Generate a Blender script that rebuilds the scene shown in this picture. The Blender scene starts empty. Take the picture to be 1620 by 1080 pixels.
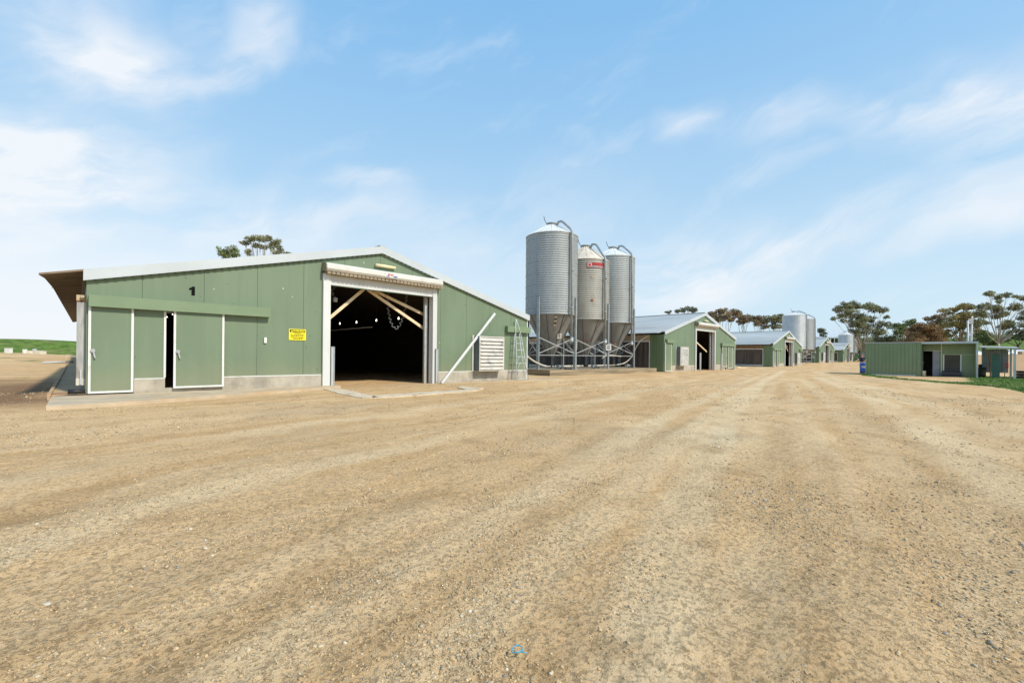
import bpy, bmesh, math, random
import numpy as np
from mathutils import Vector, Matrix
R=math.radians
random.seed(7); rng=np.random.default_rng(11)
scene=bpy.context.scene; col=scene.collection
H=1.3; YAW=45.5; F=703/1620
# ------------------------------------------------------------------ node helpers
def new_mat(name):
    m=bpy.data.materials.new(name); m.use_nodes=True
    nt=m.node_tree; b=nt.nodes['Principled BSDF']
    return m,nt,b
class NB:
    def __init__(s,nt): s.nt=nt
    def n(s,t,**k):
        nd=s.nt.nodes.new(t)
        for a,v in k.items(): setattr(nd,a,v)
        return nd
    def link(s,a,b): s.nt.links.new(a,b)
    def put(s,sock,v):
        if hasattr(v,'links') or isinstance(v,bpy.types.NodeSocket): s.link(v,sock)
        else: sock.default_value=v
    def math(s,op,a,b=0.0,c=None,clamp=False):
        nd=s.n('ShaderNodeMath',operation=op,use_clamp=clamp); s.put(nd.inputs[0],a); s.put(nd.inputs[1],b)
        if c is not None: s.put(nd.inputs[2],c)
        return nd.outputs[0]
    def mix(s,f,a,b,blend='MIX'):
        nd=s.n('ShaderNodeMix',data_type='RGBA',blend_type=blend); s.put(nd.inputs[0],f)
        s.put(nd.inputs[6],a if not isinstance(a,tuple) else (*a,1)[:4]); s.put(nd.inputs[7],b if not isinstance(b,tuple) else (*b,1)[:4])
        return nd.outputs[2]
    def noise(s,vec,scale,detail=4,rough=.55,dist=0,out=0):
        nd=s.n('ShaderNodeTexNoise'); s.put(nd.inputs['Vector'],vec); nd.inputs['Scale'].default_value=scale
        nd.inputs['Detail'].default_value=detail; nd.inputs['Roughness'].default_value=rough; nd.inputs['Distortion'].default_value=dist
        return nd.outputs[out]
    def ramp(s,f,a,b,ca=0.0,cb=1.0,smooth=True):
        nd=s.n('ShaderNodeMapRange',interpolation_type='SMOOTHSTEP' if smooth else 'LINEAR'); s.put(nd.inputs[0],f)
        for i,v in enumerate((a,b,ca,cb)): nd.inputs[i+1].default_value=v
        return nd.outputs[0]
    def mapping(s,vec,scale=(1,1,1),rot=(0,0,0),loc=(0,0,0)):
        nd=s.n('ShaderNodeMapping'); s.put(nd.inputs[0],vec); nd.inputs[1].default_value=loc; nd.inputs[2].default_value=rot; nd.inputs[3].default_value=scale
        return nd.outputs[0]
    def bump(s,h,strength,dist,normal=None):
        nd=s.n('ShaderNodeBump'); nd.inputs['Strength'].default_value=strength; nd.inputs['Distance'].default_value=dist
        s.put(nd.inputs['Height'],h)
        if normal is not None: s.link(normal,nd.inputs['Normal'])
        return nd.outputs[0]
    def coord(s,which='Object'): return s.n('ShaderNodeTexCoord').outputs[which]
    def geo(s): return s.n('ShaderNodeNewGeometry').outputs['Position']
def mat(name,c,rough=.6,splash=0,streaky=0,metal=0.0,var=.12,scale=1.5,dirt=None,dirt_amt=.3,dirt_scale=2.0,stretch=(1,1,1),bump=0.0,bscale=40,ribs=None,emit=None,attr=None,alpha=None,spec=None):
    """weathered surface: base colour with mottling, stains of their own shape, optional ribs"""
    m,nt,b=new_mat(name); g=NB(nt); P=g.geo()
    v=g.noise(g.mapping(P,stretch),scale,5)
    c=tuple(c)
    colr=g.mix(g.ramp(v,.3,.7),tuple(x*(1-var) for x in c),tuple(min(1,x*(1+var)) for x in c))
    if dirt:
        d=g.noise(g.mapping(P,stretch,loc=(3,7,1)),dirt_scale,6,.65)
        colr=g.mix(g.ramp(d,.5,.72,0,dirt_amt),colr,tuple(dirt))
    if streaky:
        st=g.noise(g.mapping(P,(5,5,.22)),1.0,5,.6); colr=g.mix(g.ramp(st,.52,.75,0,streaky),colr,tuple(x*.62+.03 for x in c)); colr=g.mix(g.ramp(st,.46,.3,0,streaky*.7),colr,tuple(x*1.18+.02 for x in c))
    if splash:
        sp_=g.n('ShaderNodeSeparateXYZ'); g.link(P,sp_.inputs[0]); hz_=g.math('ADD',sp_.outputs[2],g.math('MULTIPLY',g.noise(P,1.6,5,.65),-1.1))
        colr=g.mix(g.ramp(hz_,.75,-.35,0,splash),colr,(.40,.31,.19))
    if attr:
        a=g.n('ShaderNodeAttribute',attribute_name=attr)
        colr=g.mix(1.0,colr,a.outputs['Color'],'MULTIPLY')
    g.put(b.inputs['Base Color'],colr)
    b.inputs['Roughness'].default_value=rough; b.inputs['Metallic'].default_value=metal
    if spec is not None: b.inputs['Specular IOR Level'].default_value=spec
    nrm=None
    if bump: nrm=g.bump(g.noise(P,bscale,4),.6,bump)
    if ribs:   # (axis, period, depth)
        sep=g.n('ShaderNodeSeparateXYZ'); g.link(P,sep.inputs[0])
        w=g.math('SINE',g.math('MULTIPLY',sep.outputs[ribs[0]],2*math.pi/ribs[1]))
        nrm=g.bump(w,1.0,ribs[2],nrm)
    if nrm is not None: g.link(nrm,b.inputs['Normal'])
    if emit:
        b.inputs['Emission Color'].default_value=(*emit[0],1); b.inputs['Emission Strength'].default_value=emit[1]
    return m
M={}
M['green']=mat('green_paint',(.158,.217,.135),.5,splash=.22,streaky=.35,var=.06,scale=.8,dirt=(.17,.19,.12),dirt_amt=.22,dirt_scale=.9,stretch=(1,1,.4),bump=.0006,bscale=14)
M['green_rail']=mat('green_door_rail',(.185,.255,.148),.5,var=.04)
M['green_shade']=mat('green_cladding_shade',(.130,.195,.100),.5,var=.08,scale=1.2,dirt=(.14,.15,.1),dirt_amt=.25,stretch=(1,1,.3))  # darker copy of the wall green: shade of the side walls put into colour
M['green_ribbed']=mat('green_ribbed_steel',(.185,.262,.138),.5,streaky=.3,splash=.2,var=.08,scale=1.2,dirt=(.19,.21,.12),dirt_amt=.25,stretch=(1,1,.3))
M['seam']=mat('panel_joint',(.055,.085,.05),.7)
M['white']=mat('white_trim',(.72,.72,.69),.5,var=.06,dirt=(.42,.38,.3),dirt_amt=.4,dirt_scale=4)
M['jamb']=mat('pale_jamb_steel',(.62,.63,.615),.5,.05,var=.06,dirt=(.40,.42,.43),dirt_amt=.5,dirt_scale=1.2,stretch=(1,1,.3))
M['fascia']=mat('fascia_steel',(.50,.545,.565),.5,.08,var=.05,scale=.6,dirt=(.42,.44,.43),dirt_amt=.3)
M['roof']=mat('roof_zinc',(.42,.435,.42),.5,.12,var=.2,scale=.35,dirt=(.30,.31,.29),dirt_amt=.8,dirt_scale=.35,stretch=(1,.22,1),ribs=(1,.76/4,.012))
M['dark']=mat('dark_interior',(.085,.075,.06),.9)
M['curtain']=mat('brown_curtain',(.075,.058,.045),.8,var=.35,scale=2,stretch=(1,3,.2),ribs=(1,.5,.03))
M['conc']=mat('old_concrete',(.42,.375,.30),.85,streaky=.4,var=.16,scale=2.2,dirt=(.22,.19,.14),dirt_amt=.55,dirt_scale=1.4,bump=.004,bscale=35)
M['conc_apron']=mat('dusty_apron_concrete',(.50,.40,.275),.9,var=.14,scale=1.6,dirt=(.50,.35,.19),dirt_amt=.95,dirt_scale=.9,bump=.004,bscale=35)
M['conc_tan']=mat('dusty_concrete',(.50,.34,.19),.9,var=.15,scale=2,dirt=(.20,.15,.1),dirt_amt=.5,dirt_scale=1.2,bump=.004,bscale=30)
M['conc_pale']=mat('worn_slab',(.62,.51,.36),.9,var=.14,scale=3,dirt=(.33,.25,.15),dirt_amt=.8,dirt_scale=2.2,bump=.004,bscale=40)
M['conc_pad']=mat('board_marked_concrete',(.275,.215,.135),.88,var=.35,scale=1.2,stretch=(.3,.3,5),dirt=(.15,.12,.08),dirt_amt=.6,dirt_scale=1.0,bump=.006,bscale=20)
M['galv']=mat('galvanised_sheet',(.31,.34,.352),.52,.3,streaky=.35,var=.1,scale=1.1,dirt=(.30,.30,.27),dirt_amt=.5,dirt_scale=1.3,stretch=(1,1,.35))
M['galv_tan']=mat('dusty_galvanised',(.33,.33,.30),.5,.25,streaky=.4,var=.12,scale=1.1,dirt=(.26,.23,.17),dirt_amt=.6,stretch=(1,1,.35))
M['galv_light']=mat('pale_galvanised',(.50,.54,.56),.45,.2,streaky=.2,var=.08,scale=1)
M['hopper']=mat('dull_hopper_steel',(.23,.23,.225),.5,.25,streaky=.5,var=.14,scale=1.3,dirt=(.17,.15,.12),dirt_amt=.6,stretch=(1,1,.3))
M['siloroof']=mat('white_silo_roof',(.70,.71,.69),.45,.1,var=.06,dirt=(.5,.5,.46),dirt_amt=.4)
M['siloroof_rust']=mat('dusty_silo_roof',(.66,.60,.50),.6,0,var=.08,scale=1,dirt=(.42,.25,.12),dirt_amt=1.0,dirt_scale=1.7)
M['post']=mat('blue_grey_galv_post',(.29,.32,.33),.5,.2,var=.14,scale=3)
M['steel']=mat('dull_steel',(.40,.42,.42),.5,.4,var=.12,scale=5,dirt=(.25,.17,.1),dirt_amt=.4)
M['slate']=mat('slate_fan_side',(.11,.135,.155),.55,.1,var=.1)
M['louvre']=mat('blotched_louvre',(.56,.535,.48),.6,.1,var=.1,scale=3,dirt=(.14,.16,.18),dirt_amt=.9,dirt_scale=1.6,stretch=(1,.6,1.8))  # random slate-dark blotches over the cream blades
M['lath']=mat('rolled_shutter',(.30,.24,.165),.7,var=.1)
M['boxmetal']=mat('shutter_box_metal',(.62,.60,.55),.45,.2,var=.08,dirt=(.44,.38,.3),dirt_amt=.5,dirt_scale=3)
M['boxend']=mat('shaded_box_end',(.24,.22,.17),.6)  # brown carries the shade on the left end of the shutter box
M['timber']=mat('painted_timber',(.78,.62,.40),.6,var=.10,scale=4,dirt=(.35,.25,.14),dirt_amt=.4)
M['timber_raw']=mat('old_timber',(.20,.13,.075),.8,var=.25,scale=4)
M['cream']=mat('cream_diffuser',(.80,.70,.42),.4,var=.05)
M['black']=mat('black_rubber',(.018,.018,.02),.55)
M['char']=mat('charcoal_frame',(.03,.03,.032),.6)
M['yellow']=mat('sign_yellow',(.85,.74,.02),.5,var=.03)
M['ink']=mat('sign_ink',(.008,.008,.008),.85,spec=.1)
M['red']=mat('red_paint',(.52,.03,.03),.5)
M['maroon']=mat('maroon_plate',(.30,.035,.03),.5)
M['blue']=mat('blue_ink',(.05,.12,.35),.5)
M['orange']=mat('orange_paint',(.85,.33,.02),.5)
M['bluebarrel']=mat('blue_plastic',(.015,.12,.55),.4)
M['cyan']=mat('cyan_plastic',(.05,.35,.5),.4)
M['pvc']=mat('aged_pvc',(.66,.62,.52),.5,var=.08,dirt=(.4,.33,.23),dirt_amt=.4)
M['soffit']=mat('brown_soffit',(.235,.17,.11),.85,var=.14,scale=1.5,dirt=(.11,.08,.05),dirt_amt=.4)
M['beige']=mat('beige_lining',(.46,.36,.24),.8,var=.15)
M['rust']=mat('rust',(.24,.07,.03),.9)
M['bulb']=mat('lit_bulb',(.9,.85,.7),.4,emit=((1,.86,.66),5))
M['duct']=mat('streaked_zinc',(.40,.40,.39),.5,.3,var=.25,scale=2.5,stretch=(4,4,.5),dirt=(.16,.13,.11),dirt_amt=.8,dirt_scale=1.5)
M['gdoor']=mat('dark_green_door',(.045,.13,.10),.5,var=.1)
M['corr']=mat('corrugated_zinc',(.36,.37,.37),.5,.35,var=.15,ribs=(1,.30,.03),dirt=(.2,.15,.1),dirt_amt=.4)
M['greydoor']=mat('grey_panel',(.28,.29,.32),.5)
M['bark']=mat('pale_gum_bark',(.42,.36,.29),.8,var=.25,scale=1,dirt=(.16,.12,.09),dirt_amt=.7,dirt_scale=.6,stretch=(1,1,.4))
M['bark_dark']=mat('dark_bark',(.13,.10,.075),.9,var=.3,scale=1)
for nm,c in dict(leaf_olive=(.25,.25,.13),leaf_brown=(.29,.23,.14),leaf_rust=(.28,.185,.09),leaf_green=(.17,.21,.075),leaf_dark=(.18,.19,.11),leaf_gold=(.32,.26,.095)).items():
    M[nm]=mat(nm,c,.6,var=.35,scale=.35,attr='tint',spec=.25)
M['skin']=mat('skin',(.50,.27,.19),.6); M['navy']=mat('navy_cloth',(.012,.018,.045),.9); M['khaki']=mat('khaki_cloth',(.42,.34,.24),.9); M['hair']=mat('grey_hair',(.25,.2,.17),.9)
M['blackhole']=M['dark']
# ------------------------------------------------------------------ mesh helpers
class MB:
    def __init__(s): s.v=[];s.f=[];s.m=[];s.smooth=[]
    def add(s,vs,fs,mi=0,sm=False):
        o=len(s.v); s.v+=[tuple(map(float,v)) for v in vs]
        for f in fs: s.f.append([i+o for i in f]); s.m.append(mi); s.smooth.append(sm)
        return s
    def box(s,a,b,mi=0):
        x0,x1=sorted((a[0],b[0]));y0,y1=sorted((a[1],b[1]));z0,z1=sorted((a[2],b[2]))
        vs=[(x0,y0,z0),(x1,y0,z0),(x1,y1,z0),(x0,y1,z0),(x0,y0,z1),(x1,y0,z1),(x1,y1,z1),(x0,y1,z1)]
        return s.add(vs,[(0,3,2,1),(4,5,6,7),(0,1,5,4),(1,2,6,5),(2,3,7,6),(3,0,4,7)],mi)
    def prism_y(s,poly,y0,y1,mi=0):      # polygon (x,z) extruded along y
        n=len(poly); A=sum(poly[i][0]*poly[(i+1)%n][1]-poly[(i+1)%n][0]*poly[i][1] for i in range(n))
        if A<0: poly=poly[::-1]
        vs=[(x,y0,z) for x,z in poly]+[(x,y1,z) for x,z in poly]
        fs=[tuple(range(n)),tuple(range(2*n-1,n-1,-1))]+[(i,i+n,(i+1)%n+n,(i+1)%n) for i in range(n)]
        return s.add(vs,fs,mi)
    def prism_z(s,poly,z0,z1,mi=0):
        n=len(poly); A=sum(poly[i][0]*poly[(i+1)%n][1]-poly[(i+1)%n][0]*poly[i][1] for i in range(n))
        if A<0: poly=poly[::-1]
        vs=[(x,y,z0) for x,y in poly]+[(x,y,z1) for x,y in poly]
        fs=[tuple(range(n-1,-1,-1)),tuple(range(n,2*n))]+[(i,(i+1)%n,(i+1)%n+n,i+n) for i in range(n)]
        return s.add(vs,fs,mi)
    def bar(s,p,q,w,h,mi=0):             # rectangular bar from p to q
        p=Vector(p);q=Vector(q);d=(q-p).normalized(); up=Vector((0,0,1)) if abs(d.z)<.95 else Vector((0,1,0))
        a=d.cross(up).normalized()*w/2; b=a.cross(d).normalized()*h/2
        vs=[p-a-b,p+a-b,p+a+b,p-a+b,q-a-b,q+a-b,q+a+b,q-a+b]
        return s.add(vs,[(0,3,2,1),(4,5,6,7),(0,1,5,4),(1,2,6,5),(2,3,7,6),(3,0,4,7)],mi)
    def tube(s,pts,r,n=10,mi=0,cap=True):
        pts=[Vector(p) for p in pts]; rs=r if isinstance(r,(list,tuple)) else [r]*len(pts)
        vs=[];prev=None
        for i,p in enumerate(pts):
            d=(pts[min(i+1,len(pts)-1)]-pts[max(i-1,0)]).normalized()
            if prev is None:
                up=Vector((0,0,1)) if abs(d.z)<.9 else Vector((1,0,0)); a=d.cross(up).normalized()
            else: a=(prev-d*prev.dot(d)).normalized()
            prev=a; b=d.cross(a)
            for k in range(n):
                t=2*math.pi*k/n; vs.append(p+(a*math.cos(t)+b*math.sin(t))*rs[i])
        fs=[]
        for i in range(len(pts)-1):
            for k in range(n): fs.append((i*n+k,i*n+(k+1)%n,(i+1)*n+(k+1)%n,(i+1)*n+k))
        s.add(vs,fs,mi,True)
        if cap:
            o=len(s.v)-len(vs); s.f.append([o+k for k in range(n)][::-1]); s.m.append(mi); s.smooth.append(False)
            s.f.append([o+(len(pts)-1)*n+k for k in range(n)]); s.m.append(mi); s.smooth.append(False)
        return s
    def lathe(s,prof,c=(0,0,0),n=48,mi=0,sm=True,cap=True):
        vs=[];N=len(prof)
        for r,z in prof:
            for k in range(n):
                t=2*math.pi*k/n; vs.append((c[0]+r*math.cos(t),c[1]+r*math.sin(t),c[2]+z))
        fs=[(i*n+k,i*n+(k+1)%n,(i+1)*n+(k+1)%n,(i+1)*n+k) for i in range(N-1) for k in range(n)]
        s.add(vs,fs,mi,sm)
        if cap:
            o=len(s.v)-len(vs)
            s.f.append([o+k for k in range(n)][::-1]); s.m.append(mi); s.smooth.append(False)
            s.f.append([o+(N-1)*n+k for k in range(n)]); s.m.append(mi); s.smooth.append(False)
        return s
    def build(s,name,mats,parent=None,origin=None):
        me=bpy.data.meshes.new(name)
        og=Vector(origin) if origin is not None else (parent.matrix_world.translation if parent is not None else None)
        if parent is not None: og=Vector(abs_loc(parent))
        if og is None: og=Vector((0,0,0))
        me.from_pydata([tuple(Vector(v)-og) for v in s.v],[],s.f)
        if not isinstance(mats,(list,tuple)): mats=[mats]
        for m in mats: me.materials.append(M[m] if isinstance(m,str) else m)
        me.polygons.foreach_set('material_index',s.m); me.polygons.foreach_set('use_smooth',s.smooth); me.update()
        o=bpy.data.objects.new(name,me); col.objects.link(o)
        if parent is not None: o.parent=parent
        else: o.location=og
        return o
def abs_loc(o):
    l=Vector(o.location)
    while o.parent: o=o.parent; l+=Vector(o.location)
    return l
def empty(name,loc):
    o=bpy.data.objects.new(name,None); o.location=loc; o.empty_display_size=.3; col.objects.link(o); return o
def tag(o,label,cat,group=None,kind=None):
    if label: o['label']=label
    if cat: o['category']=cat
    if group: o['group']=group
    if kind: o['kind']=kind
    return o
def text_mesh(s,size,align='CENTER',bold=.0):
    cu=bpy.data.curves.new('lettering','FONT'); cu.body=s; cu.size=size; cu.align_x=align; cu.align_y='CENTER'; cu.extrude=.002; cu.offset=bold
    o=bpy.data.objects.new('tmp',cu); col.objects.link(o)
    dg=bpy.context.evaluated_depsgraph_get(); me=bpy.data.meshes.new_from_object(o.evaluated_get(dg))
    bpy.data.objects.remove(o); return me
def lettering(s,size,loc,rot,m,parent,name='lettering',bold=0,sx=1):
    me=text_mesh(s,size,bold=bold); me.materials.clear(); me.materials.append(M[m])
    o=bpy.data.objects.new(name,me); col.objects.link(o); o.parent=parent
    o.location=Vector(loc)-abs_loc(parent); o.rotation_euler=rot; o.scale=(sx,1,1); return o
# ------------------------------------------------------------------ pixel rays used once to survey real positions
A1=R(YAW);FW=(math.cos(A1),math.sin(A1));RT=(math.sin(A1),-math.cos(A1));TH=.0095
def ray(x,y):
    u=x-810;v=562.5-y;a=u*math.cos(TH)-v*math.sin(TH);b=u*math.sin(TH)+v*math.cos(TH)
    return (703*FW[0]+a*RT[0],703*FW[1]+a*RT[1],b)
def at(x,y,D):
    r=ray(x,y); return Vector((r[0]*D/703,r[1]*D/703,H+r[2]*D/703))
def onZ(x,y,z=0):
    r=ray(x,y);t=(z-H)/r[2];return (r[0]*t,r[1]*t)
def onY(x,y,Y):
    r=ray(x,y);t=Y/r[1];return (r[0]*t,Y,H+r[2]*t)
# ------------------------------------------------------------------ terrain
def ss(a,b,x):
    t=np.clip((x-a)/(b-a),0,1); return t*t*(3-2*t)
def G(X,Y):
    X=np.asarray(X,float);Y=np.asarray(Y,float)
    g=.38*ss(95,113,X)*ss(60,20,Y)
    g=g+2.3*ss(75,150,X)*ss(15,-4,Y)+1.5*ss(150,200,X)*ss(13,-4,Y)
    g=g+6.8*ss(185,250,X)
    g=g+1.0*ss(38,105,Y)*ss(12,-8,X)
    # green bank beyond the left end of the sheds
    bank=ss(104,120,Y)*ss(60,30,X)
    g=g+bank*(2.45+.22*np.sin(X*.05+1)+.12*np.sin(X*.13))
    g=g-.06*ss(-.5,-1.5,X)*ss(17,22,Y)*ss(60,40,Y)
    return g
def gz(x,y): return float(G(x,y))
def vnoise(x,y,seed):
    xi=np.floor(x).astype(np.int64);yi=np.floor(y).astype(np.int64);xf=x-xi;yf=y-yi
    def h(a,b):
        n=(a*374761393+b*668265263+seed*1442695041)&0x7fffffff; n=((n^(n>>13))*1274126177)&0x7fffffff
        return ((n^(n>>16))&0xffff)/65535.0
    u=xf*xf*(3-2*xf);v=yf*yf*(3-2*yf)
    return (h(xi,yi)*(1-u)+h(xi+1,yi)*u)*(1-v)+(h(xi,yi+1)*(1-u)+h(xi+1,yi+1)*u)*v-.5
def fine(X,Y):
    r=np.hypot(X,Y)+.01; z=np.zeros_like(X)
    for i,(lam,amp) in enumerate(((2.6,.022),(1.1,.013),(.5,.0085),(.23,.0060),(.11,.0052),(.055,.0042),(.028,.0026))):
        z+=amp*2*vnoise(X/lam+i*17,Y/lam-i*9,i+3)*np.clip(lam/(.014*r)-1,0,1)
    c,s=math.cos(R(11)),math.sin(R(11)); w=.7*vnoise(X/7,Y/7,91)+.12*X*0
    a=X*c+Y*s; p=-X*s+Y*c+w*1.6
    z+=.020*vnoise(a/6,p/.34,55)*np.clip(.34/(.02*r)-1,0,1)
    z+=.010*vnoise(a/2.2,p/.13,56)*np.clip(.13/(.02*r)-1,0,1)
    flat=ss(17.0,15.0,Y) # settles flat against the buildings
    return z*(.35+.65*flat)
# wheel lanes worn pale and the gravel ridges thrown up between them
LANES=[([(640,1085),(780,960),(930,830),(1040,730),(1130,650),(1190,610),(1235,588)],.22,.8),([(330,1085),(560,950),(760,830),(930,725),(1060,655),(1150,615),(1215,590)],.26,.65),
 ([(1010,1085),(1060,860),(1110,740),(1160,650),(1205,605),(1240,586)],.28,1.0),([(1185,1085),(1180,900),(1180,760),(1195,660),(1225,605)],.22,.4),
 ([(0,880),(200,805),(480,740),(760,680),(960,630),(1100,600)],.30,.5),([(0,760),(250,705),(560,660),(820,625),(1000,602)],.40,.45),
 ([(1640,1000),(1520,860),(1420,740),(1330,650),(1270,600)],.28,.45),([(1640,800),(1500,700),(1380,630),(1290,595)],.36,.7),([(1420,1085),(1370,900),(1310,760),(1270,660),(1250,605)],.26,.4),([(1640,690),(1480,645),(1360,610),(1290,588)],.5,.6)]
WINDROWS=[([(480,1085),(660,960),(840,840),(1000,730),(1110,655)],.16,.6),([(150,1085),(330,990),(560,880),(800,770),(980,680)],.25,.75),([(0,1000),(180,930),(420,860),(650,790)],.30,.8),([(1260,1085),(1290,930),(1330,850),(1290,760),(1240,670)],.35,.75),
 ([(0,830),(240,765),(520,705),(800,655)],.22,.6),([(1640,900),(1560,800),(1440,700),(1330,630)],.3,.5),([(1100,700),(1200,690),(1300,700),(1280,715)],.25,.5),([(850,640),(1000,622),(1120,604)],.5,.45),([(540,640),(700,640),(860,625)],.4,.5)]
def build_ground():
    th=np.concatenate([np.arange(-62,62,.125),np.arange(64,296,3.0)])+YAW
    rr=[.25]
    while rr[-1]<2500: rr.append(rr[-1]*(1.0062 if rr[-1]<14 else 1.0105) if rr[-1]>.9 else rr[-1]*1.06)
    rr=np.array(rr); T=np.radians(th); nT=len(T); nR=len(rr)
    RR,TT=np.meshgrid(rr,T,indexing='ij'); X=RR*np.cos(TT);Y=RR*np.sin(TT)
    Z=G(X,Y)+fine(X,Y)
    V=np.stack([X.ravel(),Y.ravel(),Z.ravel()],1)
    V=np.vstack([V,[[0,0,0]]])
    i=np.arange(nR-1)[:,None]*nT; k=np.arange(nT)[None,:]; k2=(k+1)%nT
    Q=np.stack([i+k,i+nT+k,i+nT+k2,i+k2],-1).reshape(-1,4)
    me=bpy.data.meshes.new('ground'); nq=len(Q)
    tri=np.stack([np.full(nT,nR*nT),np.arange(nT),(np.arange(nT)+1)%nT],1)
    me.vertices.add(len(V)); me.vertices.foreach_set('co',V.ravel())
    L=np.concatenate([Q.ravel(),tri.ravel()]); me.loops.add(len(L)); me.loops.foreach_set('vertex_index',L)
    me.polygons.add(nq+nT); me.polygons.foreach_set('loop_start',np.concatenate([np.arange(nq)*4,nq*4+np.arange(nT)*3]))
    me.polygons.foreach_set('use_smooth',np.ones(nq+nT,bool))
    me.update(); me.validate()
    # ground cover map: r = grass, g = brown soil
    X=V[:,0];Y=V[:,1]
    n1=vnoise(X/3.1,Y/3.1,5)+.5*vnoise(X/.9,Y/.9,6)+.25*vnoise(X/.3,Y/.3,8)
    gr=grass_map(X,Y,n1)
    soil=ss(1.2,-1.2,X+n1*1.2)*ss(13.5,17,Y+n1*2)*ss(34,26,Y+n1*6)
    at_=me.color_attributes.new('cover','FLOAT_COLOR','POINT')
    lane=np.zeros_like(gr); wind=np.zeros_like(gr)
    m=(np.hypot(X,Y)<90)&(np.hypot(X,Y)>1); xm,ym=X[m],Y[m]; wob=.35*vnoise(xm/1.7,ym/1.7,71)+.12*vnoise(xm/.35,ym/.35,72)
    def dist(pl):
        P=[onZ(*p) for p in pl]; d=np.full(len(xm),1e9)
        for (ax,ay),(bx,by) in zip(P[:-1],P[1:]):
            L=(bx-ax)**2+(by-ay)**2; t=np.clip(((xm-ax)*(bx-ax)+(ym-ay)*(by-ay))/L,0,1); d=np.minimum(d,np.hypot(xm-ax-t*(bx-ax),ym-ay-t*(by-ay)))
        return d
    lm=np.zeros(len(xm)); wm=np.zeros(len(xm)); fade=.45+.9*np.clip(vnoise(xm/2.6,ym/2.6,77)+.4*vnoise(xm/.8,ym/.8,78)+.35,0,1)
    for pl,wd,st in LANES: lm=np.maximum(lm,st*ss(wd*1.25,wd*.45,dist(pl)+wob*wd*1.3)*fade)
    for pl,wd,st in WINDROWS: wm=np.maximum(wm,st*ss(wd*1.4,wd*.3,dist(pl)+wob*wd*1.5)*fade)
    lane[m]=lm; wind[m]=wm*(1-.6*lm)
    at_.data.foreach_set('color',np.stack([gr,soil,np.clip(lane,0,1),np.clip(wind,0,1)],1).ravel())
    me.materials.append(ground_mat())
    o=bpy.data.objects.new('ground',me); col.objects.link(o); o['kind']='structure'
    return o
def grass_map(X,Y,n1):
    bank=ss(101,106,Y+n1*5)*ss(70,50,X)
    far=ss(175,200,X)
    # verge by the green hut
    xe=np.interp(Y,[-30,-1.7,-1.3,-.35,1.2,2.7,4.2,6.3],[18,26.9,30.3,33.3,34,37.3,40,47.2])
    verge=ss(-.1,.7,X-xe+n1*2.2)*ss(3.4,2.2,X-xe+n1*3.6)*ss(7.0,6.2,Y)
    verge2=ss(.2,-.7,Y+n1*.8)*ss(-.1,.7,X-xe+n1*2.2)*ss(54,51,X+n1*4)*ss(-.62,-.2,-np.abs(n1+.12))
    side=ss(1,-6,Y+n1*3)*ss(146,158,X+n1*8)
    # tufts left of shed
    l1=ss(.12,.42,n1-.25*np.abs(Y-33)/5)*ss(-.9,-1.8,X)*ss(28,31,Y)*ss(44,38,Y)
    l2=ss(.25,.5,n1)*ss(-1,-3,X)*ss(45,50,Y)*ss(105,95,Y)
    left=np.maximum(l1,l2*.7)
    b3=ss(6,0,np.abs(Y-24))*ss(18.5,19.5,X)*ss(21.9,21,X)
    return np.clip(bank+far+verge*.95+verge2*.9+side+left+b3*.7,0,1)
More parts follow.
